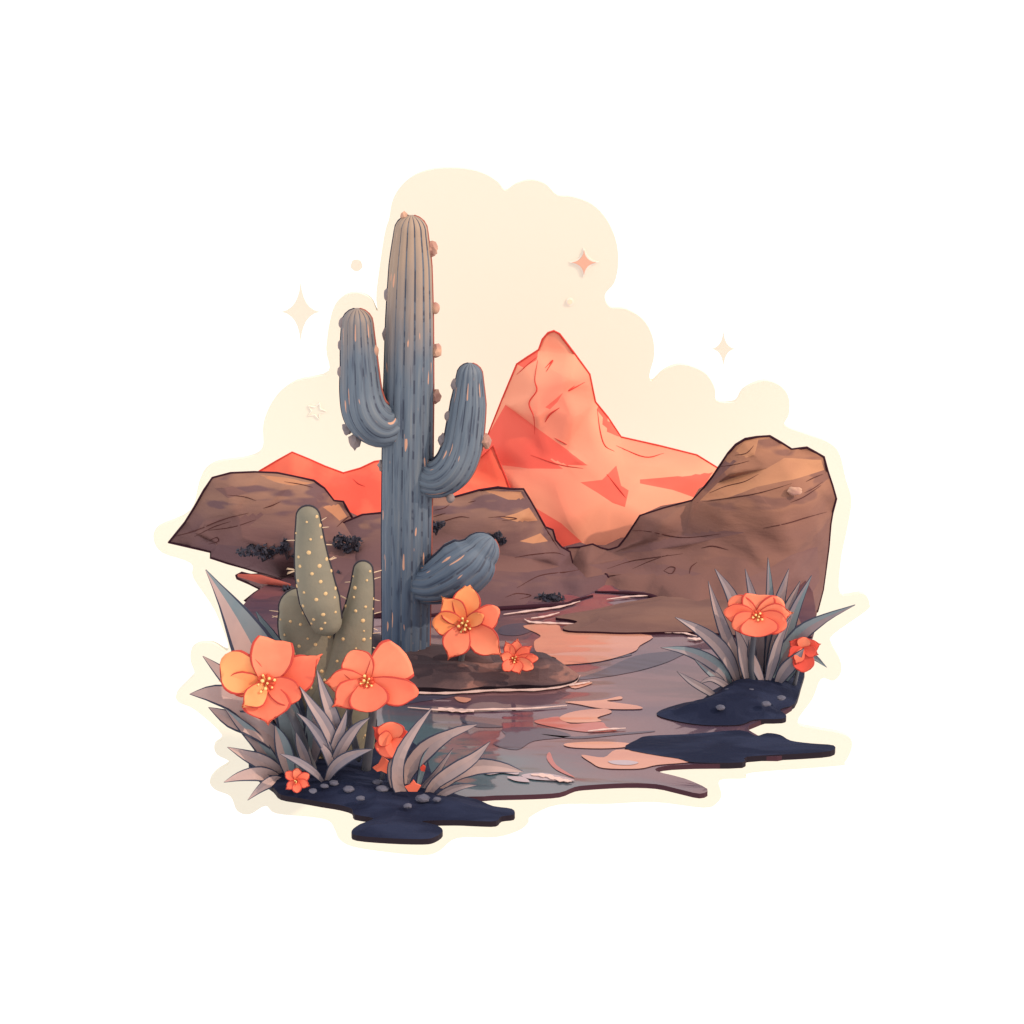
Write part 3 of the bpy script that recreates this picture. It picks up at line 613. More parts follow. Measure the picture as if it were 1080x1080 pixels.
for i, (px, py, s) in enumerate([(767,728,4),(775,729,5),(783,727,5),(779,733,5),(792,728,4),(760,746,6),(808,742,6),(824,736,6)]):
    boulder('pebble', px, py, 0, s * U * .8, s * U * .6, s * U * .45, M['pebble'], 'small grey pebble lying on the dark right bank', 'pebble', 'pebbles on the right bank', seed=i + 30, sub=2, z=0.14)

# desert shrubs on the bluffs
def shrub(px, py, bvh_y, wpx, hpx, label, seed):
    rnd = random.Random(seed); c = V(px, py + hpx / 2, bvh_y); root = thing('shrub', c, label, 'shrub')
    mt = MB(); mf = MB()
    for k in range(6):
        t = c + Vector((rnd.uniform(-.4, .4) * wpx * U, rnd.uniform(-.1, .05), rnd.uniform(.5, .9) * hpx * U)); tube(mt, [c, (c + t) / 2 + Vector((rnd.uniform(-.02, .02), 0, 0)), t], [0.010, 0.004], seg=5, cap=1)
    cl = [(rnd.uniform(-.5, .5), rnd.uniform(-.5, .5), rnd.uniform(.25, .9), rnd.uniform(.16, .3)) for _ in range(9)]
    for k in range(300):
        q = rnd.choice(cl); d = Vector((rnd.gauss(0, 1), rnd.gauss(0, 1), rnd.gauss(0, 1))).normalized() * q[3] * rnd.uniform(.5, 1)
        p = c + Vector(((q[0] + d.x) * wpx * U, (q[1] * .5 + d.y) * wpx * U * .6, max(0.0, (q[2] + d.z * 1.1)) * hpx * U))
        a = Vector((rnd.gauss(0, 1), rnd.gauss(0, 1), rnd.gauss(0, 1))).normalized(); e = a.orthogonal().normalized(); s = rnd.uniform(.018, .036)
        mf.add([p - a * s, p + e * s * .6, p + a * s, p - e * s * .6], [[0, 1, 2, 3]])
    mt.build('stem', M['twig'], root); mf.build('foliage', M['shrub'], root, recalc=False)
for i, a in enumerate([(277,581,2.78,44,22,'wide dark shrub growing on the lower slope of the far left bluff'),(303,580,2.70,22,20,'small dark shrub just left of the top of the spotted cactus'),
        (367,573,2.60,26,22,'dark shrub on the slope between the spotted cactus and tall cactus'),(356,617,2.35,46,34,'large dark shrub behind the two arms of the spotted cactus'),
        (283,634,2.30,40,14,'flat dark shrub on the lowest left ledge by the water'),(460,556,2.68,20,16,'small dark shrub touching the right edge of the tall cactus trunk'),
        (524,567,2.62,22,14,'small dark shrub right above the lowest cactus arm'),(530,620,2.15,30,14,'low dark shrub right of the lowest cactus arm'),
        (578,631,1.95,28,16,'dark shrub at the water edge where the stream narrows'),(743,648,1.75,40,26,'dark shrub behind the spiky plant at the foot of the ochre bluff'),(312,625,2.25,26,12,'low dark shrub left of the spotted cactus at water level')]):
    shrub(*a, seed=50 + i)

# ---- tall cactus
def px_path(pts, n=6): return smooth_line([V(p[0], p[1], p[2]) for p in pts], n)
sag = thing('saguaro_cactus', V(428, 688, 0), 'tall blue grey ribbed cactus with three arms standing on the islet', 'cactus')
def limb(name, pts, radii_px, warm=True):
    path = px_path([p[:3] for p in pts]); n = len(path)
    rr = [lerp_list(radii_px, i / (n - 1)) * U for i in range(n)]
    mb = MB(); tube(mb, path, rr, seg=84, ribs=14, amp=0.045, mi=0, furrow_mi=1, cap=7, uvlen=1.0)
    o = mb.build(name, [M['sag'], M['sag_furrow']], sag, smooth=True)
    # raised side ribs; the right one painted in a sunlit tone
    for side, key in ((-1, 'sag_line'), (1, 'sag_line_sunlit' if warm else 'sag_line')):
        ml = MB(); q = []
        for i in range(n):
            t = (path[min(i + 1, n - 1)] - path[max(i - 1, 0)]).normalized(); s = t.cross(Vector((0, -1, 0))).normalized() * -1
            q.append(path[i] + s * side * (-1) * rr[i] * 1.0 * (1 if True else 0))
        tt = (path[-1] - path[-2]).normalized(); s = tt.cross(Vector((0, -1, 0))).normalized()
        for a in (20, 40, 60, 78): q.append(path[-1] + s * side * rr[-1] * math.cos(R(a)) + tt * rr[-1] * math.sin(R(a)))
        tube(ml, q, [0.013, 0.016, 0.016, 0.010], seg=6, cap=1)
        ml.build('rib', M[key], o, smooth=True)
    return o
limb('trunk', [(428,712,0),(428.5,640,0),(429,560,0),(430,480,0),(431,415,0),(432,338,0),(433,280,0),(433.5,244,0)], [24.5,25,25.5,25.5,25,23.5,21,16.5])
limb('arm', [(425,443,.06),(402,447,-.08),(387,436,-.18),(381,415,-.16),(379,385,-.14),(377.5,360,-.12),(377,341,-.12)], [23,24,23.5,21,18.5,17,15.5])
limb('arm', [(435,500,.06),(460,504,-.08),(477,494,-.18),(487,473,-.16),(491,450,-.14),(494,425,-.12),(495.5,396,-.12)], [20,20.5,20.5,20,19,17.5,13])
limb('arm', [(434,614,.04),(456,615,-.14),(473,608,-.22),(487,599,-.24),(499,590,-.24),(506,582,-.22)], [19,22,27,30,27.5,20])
def bud(px, py, r, y, warm, spiky=False):
    c = V(px, py, y); mb = MB(); bm = bmesh.new(); bmesh.ops.create_icosphere(bm, subdivisions=2, radius=1)
    rnd = random.Random(int(px * 7 + py))
    for v in bm.verts:
        d = 1 + (rnd.uniform(-.1, .45) if spiky else 0.1 * noise.noise(v.co * 2 + Vector((px, py, 0))))
        v.co = Vector((v.co.x * r * U * .9 * d, v.co.y * r * U * .9 * d, v.co.z * r * U * 1.15 * d)) + c
    bm.verts.index_update(); mb.add([v.co.copy() for v in bm.verts], [[v.index for v in f.verts] for f in bm.faces]); bm.free()
    mb.build('bud', M['bud_warm' if warm else 'bud'], sag, smooth=not spiky)
for a in [(456,263,5.5,0,1,1),(459,325,5.5,0,1,0),(459,370,6,0,1,1),(459,418,5.5,0,1,1),(416,277,5.5,0,0,0),(411,311,7,0,0,0),(408,352,5,0,0,1),(403,491,4.5,0,0,1),(426.5,228,3.4,0,1,1),
          (362,341,5.5,-.12,0,0),(361,364,5.5,-.12,0,0),(361,392,6,-.14,0,0),(394,370,6,-.14,1,0),(374,466,6,-.18,0,1),(366,452,5,-.18,0,1),(481,406,5,-.12,0,1),(473,439,5,-.14,0,0),(467,464,5,-.16,0,1),(512,465,5.5,-.16,1,1),(475,525,5,-.18,0,0)]:
    bud(*a)

# ---- spotted cactus
spc = thing('spotted_cactus', G(345, 792), 'olive grey cactus covered in tan dots behind the near left flowers', 'cactus')
def pad(pts, radii_px, flat, nspots, seed, hint=Vector((0, -1, 0))):
    path = px_path(pts, 5); n = len(path); rr = [lerp_list(radii_px, i / (n - 1)) * U * 0.93 for i in range(n)]
    mb = MB(); tube(mb, path, rr, seg=40, cap=7, flat=flat)
    rnd = random.Random(seed); vs0 = [v.copy() for v in mb.v]; fs0 = [list(f) for f in mb.f]
    bvh = BVHTree.FromPolygons(vs0, fs0)
    got = []; tries = 0
    while len(got) < nspots * 1.5 and tries < 6000:
        tries += 1; i = rnd.randrange(n); c = path[i]; a = rnd.uniform(0, 2 * math.pi)
        t = (path[min(i + 1, n - 1)] - path[max(i - 1, 0)]).normalized()
        s = t.cross(Vector((0, -1, 0))).normalized(); d = (s * math.cos(a) + s.cross(t) * math.sin(a)).normalized()
        h = bvh.ray_cast(c + d * 2 + t * rnd.uniform(-.06, .06), -d)
        if h[0] is None: continue
        p, nn = h[0], h[1]
        if any((p - g).length < 0.075 for g in got): continue
        got.append(p); r = rnd.uniform(0.011, 0.024)
        e1 = nn.orthogonal().normalized(); e2 = nn.cross(e1); ring = []
        for k in range(8): ring.append(p + (e1 * math.cos(k * .7854) + e2 * math.sin(k * .7854)) * r - nn * .004)
        ring2 = [p + (q - p) * .65 + nn * .010 for q in ring]
        mb.add(ring + ring2, [[k, (k + 1) % 8, 8 + (k + 1) % 8, 8 + k] for k in range(8)] + [[8 + k for k in range(8)]], 1)
    o = mb.build('pad', [M['spot_pad'], M['spot']], spc, smooth=True)
    ml = MB(); l, rgt = [], []
    for i in range(n):
        t = (path[min(i + 1, n - 1)] - path[max(i - 1, 0)]).normalized(); s = t.cross(Vector((0, -1, 0))).normalized()
        l.append(path[i] - s * rr[i]); rgt.append(path[i] + s * rr[i])
    tt = (path[-1] - path[-2]).normalized(); s = tt.cross(Vector((0, -1, 0))).normalized()
    arc = [path[-1] + (s * math.cos(R(a)) + tt * math.sin(R(a))) * rr[-1] for a in range(160, 0, -20)]
    tube(ml, l + [p for p in (arc if (arc[0] - l[-1]).length < (arc[-1] - l[-1]).length else arc[::-1])] + rgt[::-1], [0.014, 0.014], seg=6, cap=1)
    ml.build('rim', M['spot_rim'], o, smooth=True)
    for k in range(11):
        i = rnd.randrange(n // 3, n); sd = rnd.choice((-1, 1)); t = (path[min(i + 1, n - 1)] - path[max(i - 1, 0)]).normalized(); s = t.cross(Vector((0, -1, 0))).normalized() * sd
        b0 = path[i] + s * rr[i]
        ms = MB(); tube(ms, [b0 - s * .02, b0 + s * rnd.uniform(.05, .09) + t * rnd.uniform(-.03, .05) + Vector((0, rnd.uniform(-.03, .03), 0))], [0.007, 0.003], seg=5, cap=1)
        ms.build('spine', M['spine'], o)
    return o
pad([(350,800,-2.45),(346,765,-2.45),(340,725,-2.45),(333,690,-2.45),(322,660,-2.45),(318,642,-2.45)], [44,50,44,34,28,23], 0.55, 90, 1)
pad([(352,770,-2.52),(360,735,-2.54),(367,705,-2.54),(373,672,-2.54),(379,640,-2.54),(382,618,-2.54),(383,601,-2.54)], [34,34,24,19,14,11.5,9.5], 0.8, 52, 2)
pad([(344,655,-2.72),(337,632,-2.76),(331,605,-2.78),(327,575,-2.78),(325,545,-2.78)], [16,20,18.5,15,11.5], 0.85, 40, 3)

# ---- leaves
def blade(root, pts, wpx, ma='leaf_a', mb_='leaf_b', roll=0.25, fold=0.25, prof=None, rows=12, edge=0.16, name='leaf', thick=0.010):
    """pts: (px, py, y) from base to tip"""
    c = smooth_line([V(*p) for p in pts], max(3, rows // (len(pts) - 1))); n = len(c)
    prof = prof or [0.35, 0.7, 0.95, 1.0, 0.9, 0.68, 0.38, 0.03]
    e = min(0.45, max(edge, 1.3 / max(wpx, 1)))
    g = []
    for i in range(n):
        t = (c[min(i + 1, n - 1)] - c[max(i - 1, 0)]).normalized()
        nn = Matrix.Rotation(roll, 3, t) @ NRM; nn = (nn - t * nn.dot(t)).normalized(); s = t.cross(nn)
        w = lerp_list(prof, i / (n - 1)) * wpx * (0.86 if wpx < 40 else 1.0) * U / 2
        g.append([c[i] + s * w * k - nn * abs(1 - abs(k)) * w * fold for k in (-1, -(1 - e), 0, 1 - e, 1)])
    m = MB(); sheet(m, g, thick, [0, 1, 2, 0])
    # margin on both rims
    return m.build(name, [M['leaf_edge'], M[ma], M[mb_]], root, smooth=False)

def leaf_plant(name, base, label, cat, leaves):
    root = thing(name, base, label, cat)
    for lf in leaves: blade(root, *lf[:2], **(lf[2] if len(lf) > 2 else {}))
    return root
# big agave on the left
ag = leaf_plant('agave_plant', G(305, 815), 'broad leaved taupe agave at the far left of the near bank', 'plant', [
    ([(312,812,-2.65),(300,770,-2.68),(281,712,-2.72),(250,652,-2.75),(217,601,-2.75)], 50, dict(ma='leaf_a', mb_='leaf_c', roll=.0, fold=.12, prof=[.5,.7,.9,1,1,.85,.55,.25,.02])),
    ([(318,815,-2.6),(312,770,-2.6),(305,720,-2.6),(290,680,-2.6),(270,645,-2.6)], 30, dict(ma='leaf_c', mb_='leaf_c')),
    ([(300,806,-2.75),(280,765,-2.8),(252,728,-2.85),(232,708,-2.85),(214,692,-2.85)], 22, dict(ma='leaf_b', mb_='leaf_a')),
    ([(300,812,-2.85),(285,775,-2.9),(255,742,-2.95),(226,732,-2.98),(200,732,-3.0)], 30, dict(ma='leaf_a', mb_='leaf_a', prof=[.3,.5,.8,1,1,.9,.7,.4,.02])),
    ([(303,816,-2.9),(292,783,-2.95),(268,765,-3.0),(243,758,-3.02),(220,746,-3.05)], 28, dict(ma='leaf_a', mb_='leaf_b', prof=[.3,.5,.8,1,1,.9,.7,.4,.02])),
    ([(300,820,-2.98),(285,800,-3.0),(268,778,-3.02),(252,762,-3.05),(237,747,-3.05)], 17, dict(ma='leaf_b', mb_='leaf_c')),
    ([(303,822,-2.98),(290,812,-3.05),(275,803,-3.1),(258,796,-3.15),(240,788,-3.18)], 19, dict(ma='leaf_a', mb_='leaf_b')),
    ([(300,824,-3.0),(285,818,-3.1),(270,816,-3.18),(252,819,-3.22),(236,825,-3.25)], 17, dict(ma='leaf_a', mb_='leaf_a')),
    ([(303,826,-3.05),(292,823,-3.15),(283,826,-3.22),(273,833,-3.28),(261,844,-3.32)], 13, dict(ma='leaf_a', mb_='leaf_b')),
    ([(318,820,-3.0),(312,790,-3.0),(306,760,-3.0),(298,735,-2.95),(292,712,-2.9)], 32, dict(ma='leaf_c', mb_='leaf_c')),
    ([(322,818,-2.95),(330,785,-2.95),(330,760,-2.95),(325,735,-2.9)], 24, dict(ma='leaf_c', mb_='leaf_d')),
    ([(308,824,-3.05),(302,800,-3.08),(296,780,-3.1),(290,765,-3.1)], 20, dict(ma='leaf_a', mb_='leaf_c')),
])
sp = leaf_plant('spiky_plant', G(345, 826), 'narrow leaved grey mauve sprig between the two large near flowers', 'plant', [
    ([(350,815,-3.2),(356,785,-3.25),(352,760,-3.3),(342,732,-3.3),(334,706,-3.3)], 17, dict(ma='leaf_b', mb_='leaf_d')),
    ([(352,812,-3.2),(352,785,-3.3),(342,762,-3.36),(328,742,-3.38),(316,724,-3.38)], 15, dict(ma='leaf_b', mb_='leaf_d')),
    ([(350,818,-3.2),(347,795,-3.3),(338,778,-3.36),(326,763,-3.38),(313,752,-3.38)], 12, dict(ma='leaf_d', mb_='leaf_d')),
    ([(348,818,-3.2),(352,795,-3.28),(357,778,-3.32),(362,763,-3.34),(366,748,-3.34)], 13, dict(ma='leaf_b', mb_='leaf_d')),
    ([(348,820,-3.2),(356,798,-3.3),(366,780,-3.36),(377,766,-3.4),(390,757,-3.42)], 14, dict(ma='leaf_d', mb_='leaf_b')),
    ([(344,824,-3.25),(352,810,-3.36),(364,800,-3.42),(378,794,-3.46),(393,790,-3.48)], 14, dict(ma='leaf_b', mb_='leaf_d')),
    ([(352,818,-3.2),(348,802,-3.3),(342,790,-3.34),(330,777,-3.36)], 10, dict(ma='leaf_d', mb_='leaf_b')),
    ([(342,826,-3.25),(332,815,-3.36),(318,805,-3.4),(306,799,-3.42),(295,795,-3.42)], 9, dict(ma='leaf_d', mb_='leaf_d')),
    ([(330,820,-3.1),(322,800,-3.15),(316,785,-3.18),(312,772,-3.2)], 12, dict(ma='leaf_b', mb_='leaf_d')),
])
gt = leaf_plant('spiky_plant', G(435, 845), 'fan of curved pale grey blades leaning over the pool at the near bank', 'plant', [
    ([(430,845,-3.45),(420,828,-3.5),(421,800,-3.55),(436,772,-3.55),(456,746,-3.55)], 15, dict(ma='leaf_b', mb_='leaf_a', prof=[.6,.9,1,1,.9,.7,.45,.03])),
    ([(428,838,-3.3),(432,812,-3.3),(450,790,-3.32),(475,774,-3.34),(503,764,-3.34)], 22, dict(ma='leaf_a', mb_='leaf_b', prof=[.2,.35,.8,1,1,.8,.5,.4,.03])),
    ([(440,838,-3.35),(448,828,-3.38),(458,818,-3.4),(468,804,-3.42),(478,789,-3.42)], 8, dict(ma='leaf_d', mb_='leaf_b')),
    ([(448,842,-3.45),(460,826,-3.5),(480,812,-3.52),(500,799,-3.52),(517,782,-3.52)], 17, dict(ma='leaf_a', mb_='leaf_b', prof=[.4,.7,.85,1,1,.8,.45,.03])),
    ([(456,842,-3.3),(478,820,-3.3),(502,809,-3.3),(527,809,-3.3),(552,814,-3.3)], 19, dict(ma='leaf_a', mb_='leaf_a', prof=[.2,.4,.7,1,1,.8,.5,.03])),
    ([(456,846,-3.5),(466,838,-3.54),(478,832,-3.56),(490,829,-3.58),(503,828,-3.58)], 10, dict(ma='leaf_b', mb_='leaf_b')),
    ([(420,842,-3.4),(414,825,-3.4),(412,808,-3.42),(415,795,-3.42)], 9, dict(ma='leaf_d', mb_='leaf_d')),
    ([(440,835,-3.3),(445,812,-3.3),(450,795,-3.3),(462,780,-3.3)], 9, dict(ma='leaf_c', mb_='leaf_c')),
])
rp = leaf_plant('spiky_plant', G(802, 722), 'slate grey spiky plant with wide spread leaves on the right bank', 'plant', [
    ([(792,722,-.62),(790,690,-.6),(782,655,-.58),(770,625,-.56),(754,600,-.55)], 22, dict(ma='leaf_d', mb_='leaf_d')),
    ([(782,722,-.72),(776,695,-.78),(765,668,-.8),(755,640,-.8),(747,613,-.8)], 16, dict(ma='leaf_b', mb_='leaf_d')),
    ([(780,724,-.74),(770,698,-.84),(755,678,-.9),(735,663,-.92),(712,651,-.94)], 19, dict(ma='leaf_b', mb_='leaf_d')),
    ([(772,726,-.76),(762,708,-.86),(745,695,-.92),(722,686,-.95),(697,683,-.98)], 17, dict(ma='leaf_d', mb_='leaf_c')),
    ([(768,727,-.8),(758,716,-.9),(745,706,-.95),(732,695,-.98)], 10, dict(ma='leaf_c', mb_='leaf_d')),
    ([(800,722,-.55),(800,680,-.5),(796,640,-.48),(786,600,-.46)], 19, dict(ma='leaf_d', mb_='leaf_d')),
    ([(806,722,-.5),(811,680,-.45),(812,630,-.42),(810,588,-.4)], 14, dict(ma='leaf_d', mb_='leaf_c')),
    ([(810,722,-.52),(815,685,-.48),(821,640,-.46),(832,600,-.44)], 22, dict(ma='leaf_d', mb_='leaf_b')),
    ([(812,722,-.56),(818,690,-.54),(828,650,-.52),(844,613,-.5)], 22, dict(ma='leaf_b', mb_='leaf_d')),
    ([(816,722,-.6),(824,690,-.6),(838,645,-.6),(856,607,-.6)], 18, dict(ma='leaf_d', mb_='leaf_c')),
    ([(816,724,-.68),(826,692,-.72),(845,668,-.76),(870,652,-.8),(902,638,-.84)], 22, dict(ma='leaf_c', mb_='leaf_d', prof=[.4,.8,1,.9,.95,.8,.5,.25,.03])),
    ([(818,724,-.75),(828,708,-.85),(838,696,-.9),(848,684,-.92)], 19, dict(ma='leaf_b', mb_='leaf_d')),
    ([(826,722,-.66),(840,702,-.7),(855,692,-.74),(872,704,-.78)], 12, dict(ma='leaf_c', mb_='leaf_c')),
    ([(790,724,-.8),(786,700,-.86),(782,680,-.88),(775,660,-.88)], 16, dict(ma='leaf_b', mb_='leaf_b')),
    ([(808,724,-.78),(815,700,-.82),(822,675,-.84),(834,650,-.84)], 14, dict(ma='leaf_b', mb_='leaf_d')),
    ([(806,724,-.8),(798,705,-.84),(792,690,-.86),(790,675,-.86)], 12, dict(ma='leaf_d', mb_='leaf_b')),
    ([(774,730,-.86),(764,722,-.92),(750,716,-.96),(735,722,-.98)], 9, dict(ma='leaf_d', mb_='leaf_d')),
    ([(760,738,-.95),(745,728,-1.0),(728,718,-1.02),(714,708,-1.02)], 10, dict(ma='leaf_d', mb_='leaf_d')),
])

# ---- flowers
def flower(c, y, petals, label, base=None, stems=(), r_st=1.0, group=None, cup=0.10, stamens=7, name='flower'):
    cx, cy = c; ctr = V(cx, cy, y)
    root = thing(name, base if base is not None else ctr, label, 'flower', group)
    for st in stems:
        m = MB(); tube(m, smooth_line([V(*p) for p in st[0]], 5), [st[1] * U * 1.1, st[1] * U * .8], seg=8, cap=1); m.build('stem', M['stem'], root, smooth=True)
    for j, p in enumerate(petals):
        (tx, ty), wpx, mk = p[0], p[1], p[2]; lift = p[3] if len(p) > 3 else cup; bend = p[4] if len(p) > 4 else 0.0
        prof = p[5] if len(p) > 5 else [.28, .6, .86, 1.0, .98, .78, .45]
        d = Vector(((tx - cx) * U, 0, 0)) + UPV * ((cy - ty) * U); L = d.length; t = d.normalized(); s = NRM.cross(t).normalized()
        rows = 10; g = []
        for i in range(rows + 1):
            q = i / rows
            h = lift * (q ** 0.7) * 1.0 - 0.10 * L * q * q + 0.006 * j
            cc = ctr + t * (L * q) + s * (bend * U * math.sin(q * math.pi)) + NRM * h
            w = lerp_list(prof, q) * wpx * U / 2; row = []
            e = max(.1, min(.3, 1.4 / max(wpx, 1)))
            for k in (-1, -(1 - e), -.45, 0, .45, 1 - e, 1):
                cupx = 0.22 * w * k * k; tipb = -0.10 * L * k * k * max(0, q - .6) / .4 * 1.2 if q > .6 else 0
                if prof is HEART and q > .65: tipb = -L * (q - .65) / .35 * (0.10 * (1 - abs(k)) + 0.07 * k * k)
                row.append(cc + s * (w * k) + NRM * (cupx - .03 * w * (1 if k == 0 else 0)) + t * tipb)
            g.append(row)
        m = MB(); sheet(m, g, 0.012, [0, 1, 1, 1, 1, 0]); m.build('petal', [M['petal_edge'], M[mk]], root, smooth=True)
    rnd = random.Random(int(cx))
    if stamens:
        m = MB()
        for k in range(10):
            a = k * .628; q = ctr + (Vector((1, 0, 0)) * math.cos(a) + UPV * math.sin(a)) * .055 * r_st + NRM * .05
            tube(m, [ctr + NRM * .03, q + NRM * .03], [0.024 * r_st, 0.018 * r_st], seg=6, cap=2)
        m.build('throat', M['throat'], root, smooth=True)
    for k in range(stamens):
        a = k * 2.4; rr = .025 * r_st * math.sqrt(k + .3)
        tip = ctr + (Vector((1, 0, 0)) * math.cos(a) + UPV * math.sin(a)) * rr + NRM * (.10 + rnd.uniform(.0, .05))
        m = MB(); tube(m, [ctr + NRM * .04, tip - NRM * .01, tip], [.006, .008 * r_st, rnd.uniform(.009, .016) * r_st], seg=7, cap=2); m.build('stamen', M['stamen'], root, smooth=True)
    return root
HEART = [.26, .6, .88, 1.0, 1.02, .98, .80]
SQUARE = [.2, .42, .66, .86, 1.0, 1.06, .98]
POINT = [.3, .62, .9, 1.0, .86, .5, .05]
ROUND = [.3, .62, .9, 1.0, 1.0, .88, .55]
flower((281,720), -3.22, [((334,693),36,'petal_red',.10,-6,POINT),((240,697),40,'petal_org',.12,4,ROUND),((237,718),24,'petal_org',.10,2,POINT),((284,759),46,'petal_red',.16,0,POINT),((314,733),26,'petal_red',.14,0,ROUND),((291,676),40,'petal',.10,0,HEART),((260,742),22,'petal_org',.19,2,POINT)],
       'largest near flower, coral with two orange petals, at the left', base=G(330,815,0.06), stems=[([(330,815,-2.95),(322,790,-3.0),(308,755,-3.08),(284,722,-3.14)],4.5)], r_st=1.25, stamens=9)
flower((387,719), -3.1, [((372,690),31,'petal',.08,0,ROUND),((424,693),42,'petal',.08,2,SQUARE),((345,719),26,'petal',.10,0,POINT),((436,729),27,'petal_red',.16,-3,ROUND),((355,742),28,'petal_red',.16,0,POINT),((392,746),38,'petal_red',.18,0,ROUND)],
       'large coral flower beside the islet, right of the spotted cactus base', base=G(380,815,0.06), stems=[([(386,812,-3.0),(390,780,-3.02),(393,750,-3.05),(389,722,-3.06)],4.2),([(378,800,-2.95),(372,775,-2.98),(368,755,-3.0),(378,725,-3.04)],3.2)], r_st=1.0)
flower((490,659), -0.62, [((494,612),30,'petal_org',.06,0,POINT),((466,629),27,'petal_org',.08,0,POINT),((457,656),26,'petal_org',.08,0,ROUND),((526,643),26,'petal',.08,-3,ROUND),((530,691),31,'petal',.12,0,POINT),((473,695),30,'petal',.13,0,POINT),((510,648),15,'petal_org',.14,0,ROUND)],
       'big orange flower on the islet beside the tall cactus trunk', base=V(485,702,-.45), stems=[([(485,706,-.45),(488,685,-.5),(490,662,-.56)],3)], r_st=1.15, stamens=8)
flower((542,695), -0.72, [((546,673),13,'petal',.08,0,POINT),((533,676),12,'petal',.08,0,POINT),((561,681),12,'petal_red',.08,0,POINT),((567,694),11,'petal_red',.08,0,ROUND),((562,704),13,'petal',.10,0,ROUND),((548,710),14,'petal_red',.12,0,POINT),((531,706),12,'petal_red',.12,0,ROUND),((527,690),12,'petal',.10,0,POINT)],
       'small coral flower low on the islet next to the big orange one', base=V(540,712,-.45), stems=[([(538,710,-.45),(541,703,-.62),(542,697,-.70)],2.5)], r_st=.75, stamens=4)
flower((798,650), -0.98, [((770,633),28,'petal',.06,3,ROUND),((800,626),34,'petal',.05,0,HEART),((825,635),30,'petal',.06,-3,ROUND),((764,645),20,'petal_red',.08,0,ROUND),((835,646),24,'petal',.10,0,POINT),((772,660),22,'petal_red',.12,0,ROUND),((827,660),24,'petal_red',.12,0,ROUND),((800,670),40,'petal_red',.16,0,ROUND)],
       'wide coral flower above the slate grey plant on the right bank', base=G(796,722,.1), stems=[([(795,722,-.8),(792,700,-.85),(794,680,-.9),(797,655,-.94)],3.2)], r_st=.9, stamens=6)
flower((846,684), -0.80, [((832,676),13,'petal_dark',.06,0,POINT),((865,679),14,'petal_dark',.06,0,POINT),((848,672),15,'petal',.07,0,ROUND),((830,692),15,'petal_dark',.08,0,POINT),((862,690),12,'petal_dark',.08,0,POINT),((847,708),22,'petal_dark',.06,0,ROUND),((838,700),12,'petal_red',.08,0,POINT)],
       'small scarlet flower half hidden at the right edge of the right bank plant', base=G(840,722,.1), stems=[([(838,722,-.7),(842,705,-.74),(846,688,-.77)],2)], r_st=.5, stamens=0)
flower((413,781), -3.3, [((395,768),16,'petal_dark',.02,0,POINT),((434,776),18,'petal_dark',.02,0,POINT),((412,763),26,'petal',.08,0,ROUND),((404,794),22,'petal_red',.12,0,ROUND),((424,792),24,'petal_red',.10,0,ROUND),((402,776),16,'petal',.14,0,ROUND)],
       'half open coral bud hanging left of the curved pale blades', base=G(405,825,.06), stems=[([(402,828,-3.2),(405,808,-3.22),(411,785,-3.26)],2.2)], r_st=.5, stamens=0)
flower((313,823), -3.38, [((303,815),9,'petal_red',.05,0,ROUND),((314,811),9,'petal',.05,0,ROUND),((325,817),9,'petal_red',.05,0,ROUND),((326,828),9,'petal_red',.05,0,POINT),((314,834),9,'petal_red',.06,0,ROUND),((303,831),8,'petal_red',.05,0,POINT)],
       'tiny red flower at the left corner of the near bank', base=G(313,836,.05), stems=[([(314,838,-3.3),(314,830,-3.32),(313,824,-3.35)],1.8)], r_st=.4, stamens=3)
def loose_petal(px, py, y, pts, mk, label, grp=None):
    o_ = card([(px + a, py + b) for a, b in pts], y, 0.02).build('petal_fragment', M[mk], loc=V(px, py, y)); return tag(o_, label, 'petal', grp)
loose_petal(404, 808, -3.35, [(-11,2),(-5,-2),(-1,-10),(8,-3),(9,3),(4,8),(-2,5),(-6,6)], 'petal_red', 'loose coral petal standing just below the half open bud')
loose_petal(435, 830, -3.62, [(-8,0),(-3,-2),(1,-7),(4,-3),(9,-1),(5,5),(-4,5)], 'petal_red', 'loose orange petal among the curved pale blades')
loose_petal(446, 810, -3.34, [(-3,0),(0,-3),(3,-1),(2,4),(-2,3)], 'petal_dark', 'tiny red petal speck between the curved pale blades')

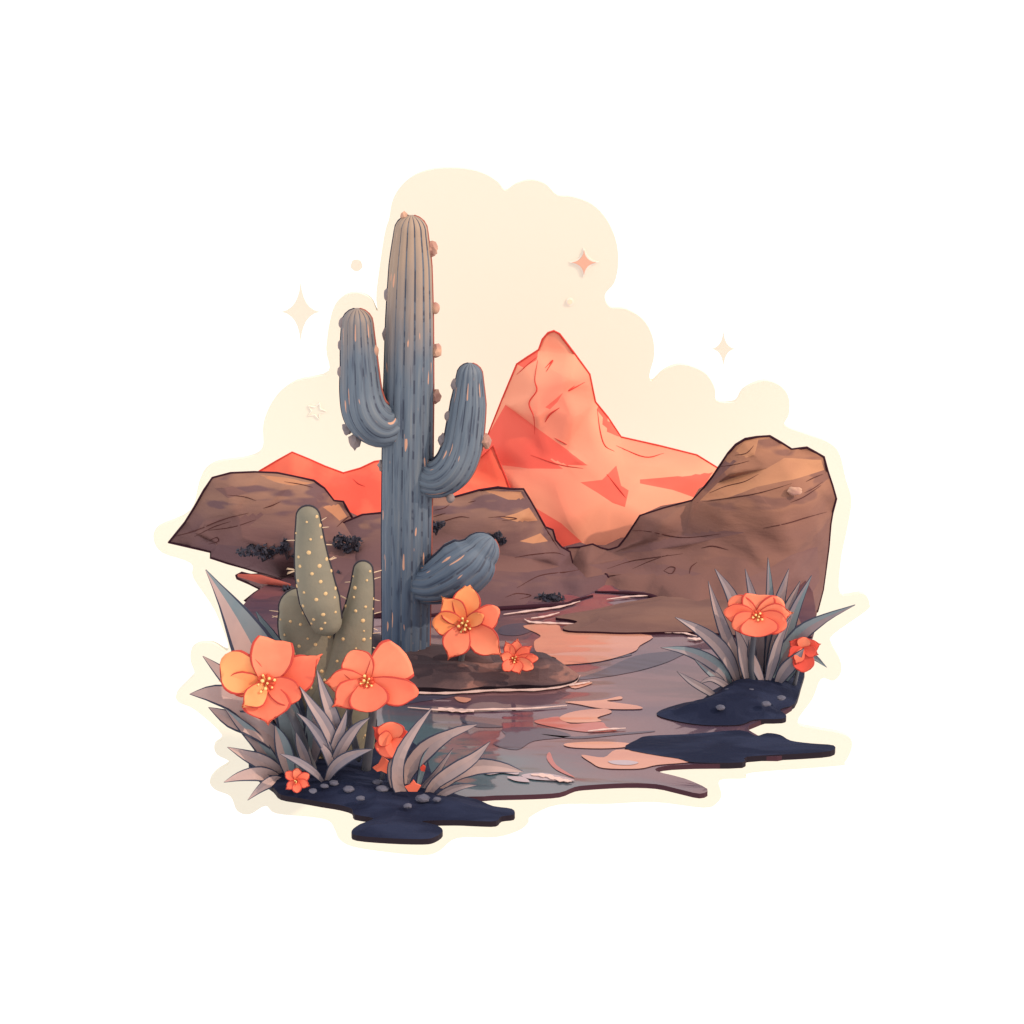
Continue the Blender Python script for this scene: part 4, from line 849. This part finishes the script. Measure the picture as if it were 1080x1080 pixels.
# ---- paper stars and dots
def star(cx, cy, w, h, y, m, label, name='star', ring=None):
    pts = []
    tips = [(0, -h), (w, 0), (0, h), (-w, 0)]
    for i in range(4):
        a, b2 = tips[i], tips[(i + 1) % 4]
        for k in range(6):
            t = k / 6; mx, my = 0.10 * (a[0] + b2[0]), 0.10 * (a[1] + b2[1])
            pts.append((cx + (1 - t) ** 2 * a[0] + 2 * t * (1 - t) * mx + t * t * b2[0], cy + (1 - t) ** 2 * a[1] + 2 * t * (1 - t) * my + t * t * b2[1]))
    root = thing(name, V(cx, cy, y), label, 'star')
    if ring:
        pr = [(cx + (p[0] - cx) * 1.15 + (.8 if p[0] > cx else -.8), cy + (p[1] - cy) * 1.15 + (.8 if p[1] > cy else -.8)) for p in pts]
        card(pr, y + 0.012, 0.03).build('border', M[ring], root)
    card(pts, y, 0.018).build('star_face', M[m], root); return root
star(317, 329, 20, 32, YB, 'star_cream', 'largest cream four pointed star on white, left of the tall cactus')
star(763, 368, 12, 19, YB, 'star_cream', 'small cream four pointed star on white, above the right cloud lobes')
star(616, 277, 13, 13, YB - 0.022, 'star_peach', 'peach four pointed star on the cream board above the peak', ring='white')
def dot(cx, cy, r, y, m, label, ring=None):
    root = thing('dot', V(cx, cy, y), label, 'dot')
    def circ(q): return [(cx + q * math.cos(k * math.pi / 12) * (1 + .06 * math.sin(k * 1.3)), cy + q * math.sin(k * math.pi / 12)) for k in range(24)]
    if ring: card(circ(r + 1.6), y + 0.012, 0.03).build('border', M[ring], root)
    card(circ(r), y, 0.018).build('dot_face', M[m], root)
dot(376, 280, 6.2, YB, 'star_cream', 'round cream dot on white between the largest star and tall cactus')
dot(601, 318.5, 2.6, YB - 0.022, 'dot_peach', 'tiny pale peach dot on the cream board above the peak', ring='white')
ms = MB(); q = []
for k in range(11):
    a = R(-70 + 36 * k); rr = 10.5 if k % 2 == 0 else 5; q.append(V(333.5 + rr * math.cos(a) * 1.0, 433.5 + rr * math.sin(a) * .85, YB - 0.004))
tube(ms, q, [0.009, 0.009], seg=6, cap=1)
o = ms.build('star_outline', M['white'], loc=V(333, 433, YB)); tag(o, 'white outline of a small five pointed star on the left cloud lobe', 'star')
